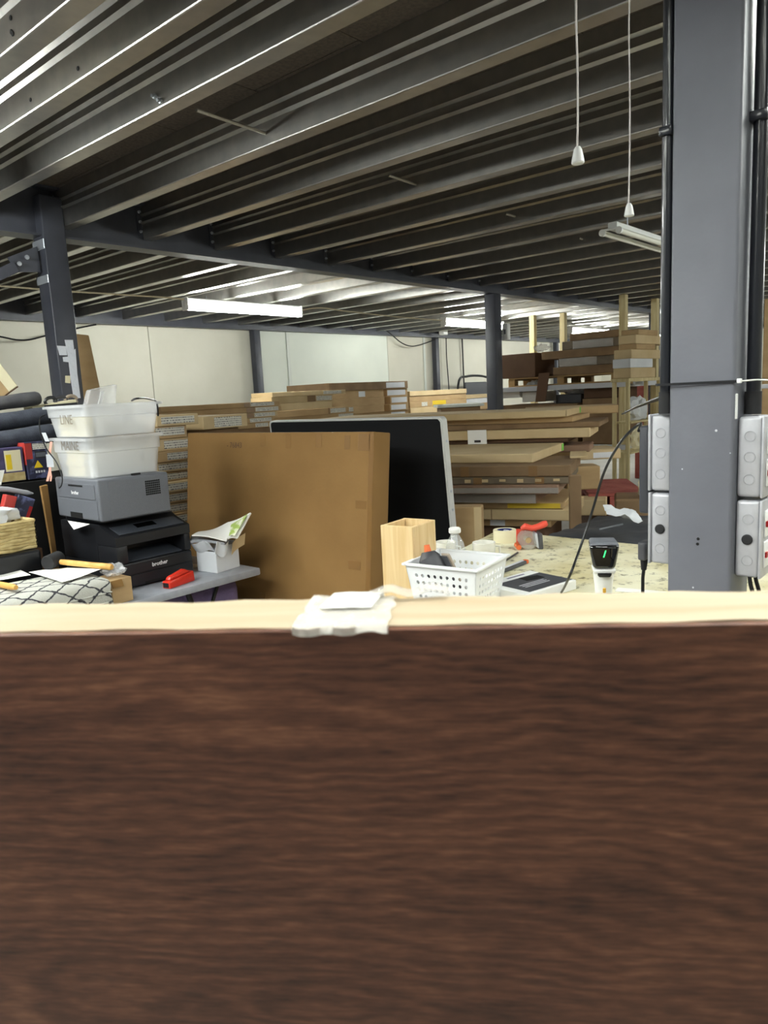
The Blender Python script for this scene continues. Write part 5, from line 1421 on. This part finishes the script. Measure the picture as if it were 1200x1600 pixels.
# violet box with cream sticker
def pbox(name, label, cat, px0, px1, py0, py1, Y, dep, m, tilt=0, z0=None, tz_=0):
    a, b = at_y(px0, py1, Y), at_y(px1, py1, Y); zt_ = at_y((px0+px1)/2, py0, Y).z
    zb2_ = z0 if z0 is not None else at_y((px0+px1)/2, py1, Y).z
    t = thing(name, label, cat, (a.x, Y, zb2_), (0, tilt, tz_))
    w = b.x-a.x; hh = zt_-zb2_
    obj('carton_body', box(0, w, 0, dep, 0, hh, .002, 1), m, t)
    return t, w, hh
vb, w_, hh = pbox('product_box', 'violet product box with cream and yellow sticker under the grey rolls', 'box', -20, 41, 700, 748, Ky0+.03, .12, 'box_violet', z0=KZ+.001)
obj('sticker', box(w_*.50, w_*.93, -.0012, -.0002, hh*.30, hh*.92), 'tape_cream', vb)
obj('yellow_mark', box(w_*.53, w_*.67, -.0022, -.0013, hh*.36, hh*.80), 'print_yellow', vb)
obj('olive_base', box(.003, w_-.002, -.0012, -.0002, .002, hh*.26), 'wicker', vb)
nb_, w2, hh2 = pbox('product_box', 'navy and red product box with a yellow warning triangle', 'box', 45, 79, 690, 748, Ky0+.02, .13, 'box_navy', z0=KZ+.001)
obj('red_band', box(-.0012, -.0002, .0, .12, hh2*.4, hh2), 'print_red', nb_)
obj('red_panel', box(0, w2*.30, -.0012, -.0002, hh2*.55, hh2*.98), 'print_red', nb_)
obj('white_panel', box(w2*.34, w2*.97, -.0012, -.0002, hh2*.80, hh2*.96), 'label_fine', nb_)
obj('print_frame', box(w2*.42, w2*.93, -.0012, -.0002, hh2*.56, hh2*.74), 'ink', nb_)
obj('print_frame', box(w2*.45, w2*.90, -.002, -.0013, hh2*.59, hh2*.71), 'printer_grey', nb_)
obj('warning_triangle', prism([(w2*.30, hh2*.30), (w2*.72, hh2*.30), (w2*.50, hh2*.50)], -.0014, -.0002, 'Y'), 'print_yellow', nb_)
for i in range(4): obj('symbol', box(w2*(.35+.12*i), w2*(.43+.12*i), -.0012, -.0002, hh2*.16, hh2*.22), 'logo_white', nb_)
# grey rolls lying on the boxes
def roll(px0, py0, px1, py1, r, Y, m, label, sq=1.0):
    a, b = at_y(px0, py0, Y), at_y(px1, py1, Y)
    d = b-a; ang_ = math.atan2(-d.z, d.x); Lr = d.length
    t = thing('fabric_roll', label, 'roll', a, (0, ang_, 0), 'dark rolls on the draped crate')
    bm = bmesh.new()
    bm_lathe(bm, [(0, 0), (r*.85, 0), (r, .012)] + [(r*(1+.05*math.sin(i*1.9)), .012+(Lr-.024)*i/8) for i in range(1, 8)] + [(r, Lr-.012), (r*.85, Lr), (0, Lr)], 22, Matrix.Scale(sq, 4, (1, 0, 0)) @ Matrix.Rotation(0, 4, 'Z'))
    for v in bm.verts: v.co = Vector((v.co.z, v.co.y, v.co.x))
    bmesh.ops.recalc_face_normals(bm, faces=bm.faces)
    obj('rolled_fabric', bm, m, t, smooth=50)
    obj('spiral_end', lathe([(r*.55, 0), (r*.6, .002), (r*.65, 0)], 20, Matrix.Translation((Lr+.0005, 0, 0)) @ Matrix.Rotation(PI/2, 4, 'Y')), m, t)
roll(-150, 712, 84, 676, .058, 3.70, 'fabric_charcoal', 'lowest charcoal fabric roll resting on the product boxes', .8)
roll(-150, 682, 82, 648, .055, 3.78, 'fabric_charcoal', 'middle charcoal fabric roll of the pile by the column', .8)
roll(-150, 650, 60, 622, .044, 3.84, 'foam_dark', 'topmost foam wrapped roll of the pile by the column', .8)
# bits between rolls and column
v = at_d(92, 640, 4.0)
tag(obj('wood_offcut', box(-.10, .14, -.05, .05, 0, .028, .003, 1), 'tape_cream', loc=(v.x-.1, 3.90, at_y(60, 640, 3.9).z), rot=(0, -.12, 0)), 'pale offcut of wood among the rolls', 'offcut')
v = at_y(92, 640, 3.84)
bt_ = thing('black_strap_box', 'dark shallow box holding coiled straps in front of the column', 'box', (v.x-.07, 3.84, v.z-.02), (0, -.05, 0))
obj('tray', box(0, .18, 0, .12, 0, .045, .004, 1), 'printer_black', bt_)
for k in range(3):
    obj('strap_coil', tube([(.06+.055*k+.032*math.cos(a*.5), .05, .06+.022*math.sin(a*.5)) for a in range(0, 13)], .009, 7), ('black_plastic', 'tool_grey', 'tool_beige')[k], bt_)
# cream carton tilted on top at the far left
v = at_y(28, 603, 3.86); v2 = at_y(3, 566, 3.86); v3 = at_y(0, 623, 3.86)
an = math.atan2(v.z-v3.z, v.x-v3.x)
Hc = math.hypot(v.x-v2.x, v.z-v2.z)
cb = thing('cream_box', 'cream and brown carton tipped up on the rolls at the left edge', 'carton', v, (0, -an, 0))
obj('carton_body', box(-.36, 0, 0, .16, 0, Hc, .003, 1), 'tape_cream', cb)
obj('brown_flap', box(-.36, -.055, -.0015, -.0002, .001, Hc-.01), 'cardboard', cb)
obj('dark_bottom', box(-.36, -.001, .001, .159, -.006, -.0005), 'cardboard_brown', cb)
# tall carton standing behind the column
v = at_y(150, 617, 4.72); vt = at_y(129, 521, 4.72)
lx_ = at_y(117, 540, 4.72).x
tcb = hexa([(v.x-.16, 0, 0), (v.x+.22, 0, 0), (v.x+.22, .09, 0), (v.x-.16, .09, 0), (lx_-.02, 0, vt.z), (at_y(139, 522, 4.72).x, 0, vt.z-.01), (at_y(139, 522, 4.72).x, .09, vt.z-.01), (lx_-.02, .09, vt.z)], .006, 2)
for vv in tcb.verts: vv.co.x -= v.x
tag(obj('carton', tcb, 'cardboard', loc=(v.x, 4.72, 0)), 'tall narrow brown carton standing right behind the taped column', 'carton')

# --- card sheet left of the printers
v = at_y(88, 868, 3.36)
a = at_y(66, 760, 3.47); b = at_y(84, 756, 3.47)
cs_ = thing('card_sheet', 'orange brown card sheet standing left of the printers', 'card', (1.50, 3.485, TZ), (0, 0, 0))
z_t = a.z-TZ
obj('card', hexa([(at_y(84, 868, 3.485).x-1.50, 0, .001), (.062, 0, .001), (.062, .018, .001), (at_y(84, 868, 3.485).x-1.50, .018, .001), (a.x-1.50, -.0, z_t), (.055, -.0, z_t+.004), (.055, .018, z_t+.004), (a.x-1.50, .018, z_t)], .002, 1), 'cardboard_gold', cs_)
# --- black case and basket
cz = TZ
cs0 = at_z(0, 880, TZ+.075); 
cc = thing('tool_case', 'black plastic tool case under the wicker basket', 'tool case', (.92, 3.14, TZ))
CH = at_y(57, 856, 3.18).z-TZ-.001
obj('case_base', box(-.35, .42, 0, .30, .001, CH*.45, .012, 2), 'black_plastic', cc)
obj('case_lid', box(-.35, .42, 0, .30, CH*.45+.001, CH, .015, 3), 'black_plastic', cc)
for x in (-.1, .18): obj('latch', box(x, x+.06, -.008, -.0005, CH*.3, CH*.6, .003, 1), 'printer_grey_dark', cc)
obj('carry_handle', tube([(.0, -.004, .046), (.005, -.03, .046), (.05, -.034, .046), (.10, -.034, .046), (.145, -.03, .046), (.15, -.004, .046)], .008, 8), 'black_plastic', cc)
# wicker basket: woven strands
wr = at_y(57, 856, 3.18); wz = wr.z
wk = thing('wicker_basket', 'woven seagrass basket on the black case at the left edge', 'basket', (wr.x, 3.18, wz), math.radians(4))
wl, wd_, wh = .40, .22, .115
for i in range(9):
    z = .008+wh*i/9
    bm = bmesh.new()
    pts = []
    n = 60
    for k in range(n):
        s = k/n*4; e_ = int(s); f = s-e_
        cx_, cy_ = ((-wl*f, 0), (-wl, wd_*f), (-wl+wl*f, wd_), (0, wd_-wd_*f))[e_]
        o_ = .005*math.sin(k*PI*.5+i*PI)
        if e_ == 0: cy_ -= o_
        elif e_ == 1: cx_ -= o_
        elif e_ == 2: cy_ += o_
        else: cx_ += o_
        pts.append((cx_, cy_, z+.002*math.sin(k*1.3+i)))
    bm_tube(bm, pts+[pts[0]], .0075, 6, False)
    obj('woven_strand', bm, 'wicker', wk, smooth=60)
obj('basket_floor', box(-wl+.006, -.006, .006, wd_-.006, .001, .008), 'wicker', wk)
bm = bmesh.new(); bm_tube(bm, [(-wl, -.003, wh+.006), (0, -.003, wh+.006), (.003, 0, wh+.006), (.003, wd_, wh+.006), (0, wd_+.003, wh+.006), (-wl, wd_+.003, wh+.006), (-wl-.003, 0, wh+.006), (-wl, -.003, wh+.006)], .008, 6, False)
obj('basket_rim', bm, 'wicker', wk)
# things in the basket
v = at_y(18, 825, 3.18)
tag(obj('white_bag', blob(8, (.26, .15, .10), 3, .45, 2.2), 'white_card', loc=(wr.x-.16, 3.29, wz+.085), smooth=60), 'crumpled white plastic bag lying in the woven basket', 'bag')
rbx, w3, h3 = pbox('product_box', 'red and white boxed part sticking out of the woven basket', 'box', -2, 16, 770, 815, 3.34, .04, 'print_red', tilt=.35, z0=wz+.10)
obj('barcode_panel', box(w3*.1, w3*.95, -.0012, -.0002, .004, h3*.42), 'label_fine', rbx)
rbx, w3, h3 = pbox('product_box', 'dark navy box leaning in the woven basket', 'box', 16, 44, 768, 815, 3.38, .04, 'box_navy', tilt=.45, z0=wz+.11)
obj('red_edge', box(w3*.8, w3, -.0012, -.0002, .004, h3*.7), 'neon_red', rbx)
a_, b_ = at_y(-30, 762, 3.40), at_y(52, 771, 3.40)
tag(obj('grey_paddle', tube([a_, (a_+b_)/2+V((0, 0, .006)), b_-(b_-a_)*.12, b_], [.013, .012, .011, .003], 10), 'grey_felt'), 'grey felt strip lying across the boxes in the basket', 'strip')
a = at_y(0, 735, 3.45); 
tag(obj('white_card', hexa([(a.x-.09, 3.45, a.z-.07), (a.x-.003, 3.45, a.z-.065), (a.x-.003, 3.452, a.z-.065), (a.x-.09, 3.452, a.z-.07), (a.x-.09, 3.45, a.z), (a.x+.02, 3.45, a.z), (a.x+.02, 3.452, a.z), (a.x-.09, 3.452, a.z)]), 'white_paper'), 'white card standing at the left edge above the basket', 'card')
# brown box behind basket, between basket and card sheet
carton('small dark brown carton between the woven basket and the card sheet', (1.44, 3.36, TZ+.001), 0, .09, .11, .19, 'cardboard_brown')

# --- folded rug with mallet and papers
rgx0, rgx1, rgy0, rgy1, rgh = .45, 1.425, 2.735, 3.035, .135
rg = thing('folded_rug', 'folded pale rug with dark diamond pattern on the table front', 'rug', (rgx0, rgy0, TZ+.0006))
bm = bmesh.new()
def rugprof(n=14):
    P_ = [(.0, .02), (.0, rgh*.6)]
    for k in range(n+1): an = PI-k/n*PI/2; P_.append((.05+.05*math.cos(an), rgh-.05+.05*math.sin(an)))
    P_ += [(rgy1-rgy0-.04, rgh+.004), (rgy1-rgy0, rgh-.03), (rgy1-rgy0, 0), (.02, 0)]
    return P_
segs = 24; rings = []
for i in range(segs+1):
    x = (rgx1-rgx0)*i/segs; s_ = 1 - .10*max(0, (i-segs+2)/2)**2
    rings.append([bm.verts.new((x + (.006*math.sin(z*60) if i == segs else 0), .012*(1-s_)*5+y*s_+.003*math.sin(i*.9+z*20), z*s_+.003*math.sin(i*.7+y*12)*(z > .05))) for y, z in rugprof()])
for a, b in zip(rings, rings[1:]):
    n = len(a)
    for k in range(n): bm.faces.new((a[k], a[(k+1) % n], b[(k+1) % n], b[k]))
bm.faces.new(rings[0]); bm.faces.new(rings[-1][::-1]); bmesh.ops.recalc_face_normals(bm, faces=bm.faces)
obj('rug_pile', bm, 'rug_diamond', rg, smooth=50)
for i in range(2):
    obj('fold_layer', box(.01, rgx1-rgx0-.004+.004*i, -.004, .004, .030+.04*i, .036+.04*i, .002, 1), 'rug_diamond', rg)
RT = TZ+rgh+.006
# papers
def paper(label, corners, z, lift=0):
    P_ = [at_z(x, y, z) for x, y in corners]
    o_ = P_[0].copy(); o_.z = 0
    f = lambda u, v: (P_[0]*(1-u)*(1-v)+P_[1]*u*(1-v)+P_[2]*u*v+P_[3]*(1-u)*v) - o_ + Vector((0, 0, .002*math.sin(u*5+v*3)+lift*u*u))
    return tag(obj('paper_sheet', sheet(8, 8, f, .0008), 'white_paper', loc=o_, smooth=60), label, 'paper')
paper('large white sheet under the mallet on the rug', [(45, 894), (105, 886), (158, 890), (97, 910)], RT+.006)
paper('white sheets at the left edge on the rug', [(-40, 885), (2, 876), (48, 899), (-20, 908)], RT+.010)
# mallet
h0 = at_z(74, 880, RT+.035); h1_ = at_z(104, 866, RT+.040)
ma = thing('rubber_mallet', 'black rubber mallet with a wooden handle lying on the rug', 'mallet', h0)
hdv = (h1_-h0).normalized()
obj('head', tube([Vector((0, 0, 0)), hdv*.006, hdv*.085, hdv*.090], [.028, .031, .031, .027], 18), 'rubber', ma)
e0_ = at_z(95, 878, RT+.030)-h0; e1_ = at_z(175, 886, RT+.016)-h0
obj('handle', tube([e0_, e0_.lerp(e1_, .1), e0_.lerp(e1_, .6), e0_.lerp(e1_, .97), e1_], [.011, .0125, .012, .014, .011], 12), 'handle_wood', ma)
a_, b_ = at_z(-30, 908, RT+.016), at_z(25, 918, RT+.016)
tag(obj('wooden_stick', tube([a_, a_.lerp(b_, .9), b_], [.012, .012, .009], 12), 'handle_wood'), 'wooden stick at the left edge of the rug', 'stick')

# --- small carton with clear bag, red tape gun, white torn box, papers
q = [at_z(*c, TZ) for c in ((183, 944), (209, 946), (225, 936))]
sb_ = thing('small_carton', 'small brown carton with a clear bag beside the rug', 'carton', (1.452, 2.79, TZ+.0006), .05)
shh = at_y(205, 900, 2.80).z-TZ
obj('carton_body', box(0, .095, 0, .13, 0, shh, .002, 1), 'cardboard', sb_)
obj('flap', hexa([(.0, -.001, shh-.001), (.05, -.001, shh-.001), (.05, .002, shh-.001), (0, .002, shh-.001), (.0, -.012, shh-.03), (.05, -.012, shh-.03), (.05, -.010, shh-.03), (0, -.010, shh-.03)]), 'cardboard_gold', sb_)
obj('clear_bag', blob(11, (.09, .11, .05), 3, .6, 2.4), 'clear_plastic', sb_, loc=(.05, .06, shh-.002), smooth=0)
a_, b_ = at_z(266, 921, TZ), at_z(303, 908, TZ)
gd_ = (b_-a_); ga = math.atan2(gd_.y, gd_.x)
rg_ = thing('red_tape_gun', 'bright red plastic stapler lying on the grey table', 'stapler', (a_.x, a_.y, TZ+.0005), ga)
lg = gd_.length+.01
obj('shell', hexa([(0, 0, 0), (lg, 0, 0), (lg, .045, 0), (0, .045, 0), (0, 0, .034), (lg, .004, .048), (lg, .041, .048), (0, .045, .034)], .006, 2), 'red_plastic', rg_)
obj('lever', hexa([(.01, .008, .0365), (lg-.02, .008, .0485), (lg-.02, .037, .0485), (.01, .037, .0365), (.02, .010, .050), (lg-.05, .010, .066), (lg-.05, .035, .066), (.02, .035, .050)], .004, 2), 'red_plastic', rg_)
obj('mouth', box(-.0012, -.0001, .007, .038, .006, .026), 'slot_black', rg_)
# white torn box
q0 = at_z(340, 896, TZ); q1 = at_z(375, 885, TZ); q2 = at_z(318, 890, TZ)
wa = math.atan2((q1-q0).y, (q1-q0).x); wL = (q1-q0).length; wW = (q2-q0).length
wt = thing('torn_white_box', 'small torn open white box at the end of the grey table', 'box', (q0.x, q0.y, TZ+.0006), wa)
wh_ = at_d(350, 850, q0.dot(FWD)-CAMP.dot(FWD)).z-TZ
obj('box_side', box(0, wL, 0, .003, 0, wh_*.9, .001, 1), 'white_card', wt)
obj('box_side', box(0, wL, wW-.003, wW, 0, wh_, .001, 1), 'white_card', wt)
obj('box_side', box(0, .003, .0035, wW-.0035, 0, wh_*.75, .001, 1), 'white_card', wt)
obj('box_side', box(wL-.003, wL, .0035, wW-.0035, 0, wh_*.95, .001, 1), 'white_card', wt)
obj('box_floor', box(.0035, wL-.0035, .0035, wW-.0035, 0.0005, .004), 'white_card', wt)
obj('torn_flap', sheet(8, 6, lambda u, v: (-.02+.07*u, -.012-.02*v+.01*math.sin(u*5), wh_*(.62+.45*v)+.012*math.sin(u*7)), .002), 'white_card', wt, smooth=50)
obj('torn_flap', sheet(8, 6, lambda u, v: (wL*.55+.085*u, -.018-.012*v+.008*math.sin(u*4), wh_*(.55+.42*v+.25*u)), .003), 'cardboard_light', wt, smooth=50)
obj('torn_flap', sheet(6, 6, lambda u, v: (-.035*v, wW*u, wh_*.75+.05*v+.01*math.sin(u*6)), .002), 'white_card', wt, smooth=50)
# magazine draped over the box
zq = TZ+wh_+.012
dq = q0.dot(FWD)-CAMP.dot(FWD)
def mg(px, py, dd): return at_d(px, py, dq+dd)
def pat(A_, n=8, th=.003, wob=.006, axis=Vector((0, 0, 1))):
    P_ = A_; o_ = P_[0]
    return sheet(n, n, lambda u, v: (P_[0]*(1-u)*(1-v)+P_[1]*u*(1-v)+P_[2]*u*v+P_[3]*(1-u)*v) - o_ + axis*wob*math.sin(u*4+v*3), th)
A_ = [mg(300, 838, -.02), mg(354, 845, -.06), mg(358, 818, .08), mg(318, 832, .10)]
mgz = thing('open_magazine', 'open magazine with green pictures draped over the torn white box', 'magazine', A_[0])
obj('left_pages', pat(A_, th=.006), 'white_paper', mgz, smooth=60)
B_ = [mg(356, 843, -.06), mg(371, 841, -.05), mg(393, 803, .02), mg(358, 818, .08)]
o = obj('right_pages', pat(B_, th=.008, wob=.004), 'white_paper', mgz, loc=B_[0]-A_[0], smooth=60)
C_ = [mg(358, 838, -.072), mg(366, 837, -.066), mg(387, 804, .005), mg(362, 818, .055)]
obj('picture_page', pat(C_, th=.002, wob=.004), 'leaf_green', mgz, loc=C_[0]-A_[0], smooth=60)
D__ = [mg(298, 845, .0), mg(350, 846, -.03), mg(352, 840, .1), mg(298, 836, .12)]
o = tag(obj('grey_folder', pat(D__, th=.012), 'grey_felt', loc=D__[0]+V((0, 0, -.012)), smooth=60), 'grey folder under the open magazine', 'folder')
v = at_z(312, 842, TZ+.12)
carton('dark small carton behind the black printer on the table end', (2.10, 3.26, TZ+.001), 0, .16, .12, .17, 'cardboard_dark')
v = at_z(306, 880, TZ)
kb = thing('cable_reel', 'small black cable reel beside the black printer', 'reel', (2.0, 3.06, TZ+.0005))
obj('disc', lathe([(0, -.008), (.02, -.008), (.02, .008), (0, .008)], 18, Matrix.Translation((0, 0, .02)) @ Matrix.Rotation(PI/2, 4, 'X')), 'black_plastic', kb)
obj('stem', tube([(0, -.02, .02), (0, -.0085, .02)], .007, 10), 'zinc_bright', kb)
v = at_z(312, 890, TZ)
tag(obj('paper_sheet', box(-.06, .06, -.05, .1, 0, .0015), 'white_paper', loc=(v.x, v.y+.1, TZ+.0004), rot=.1), 'white sheet on the table behind the cable reel', 'paper')
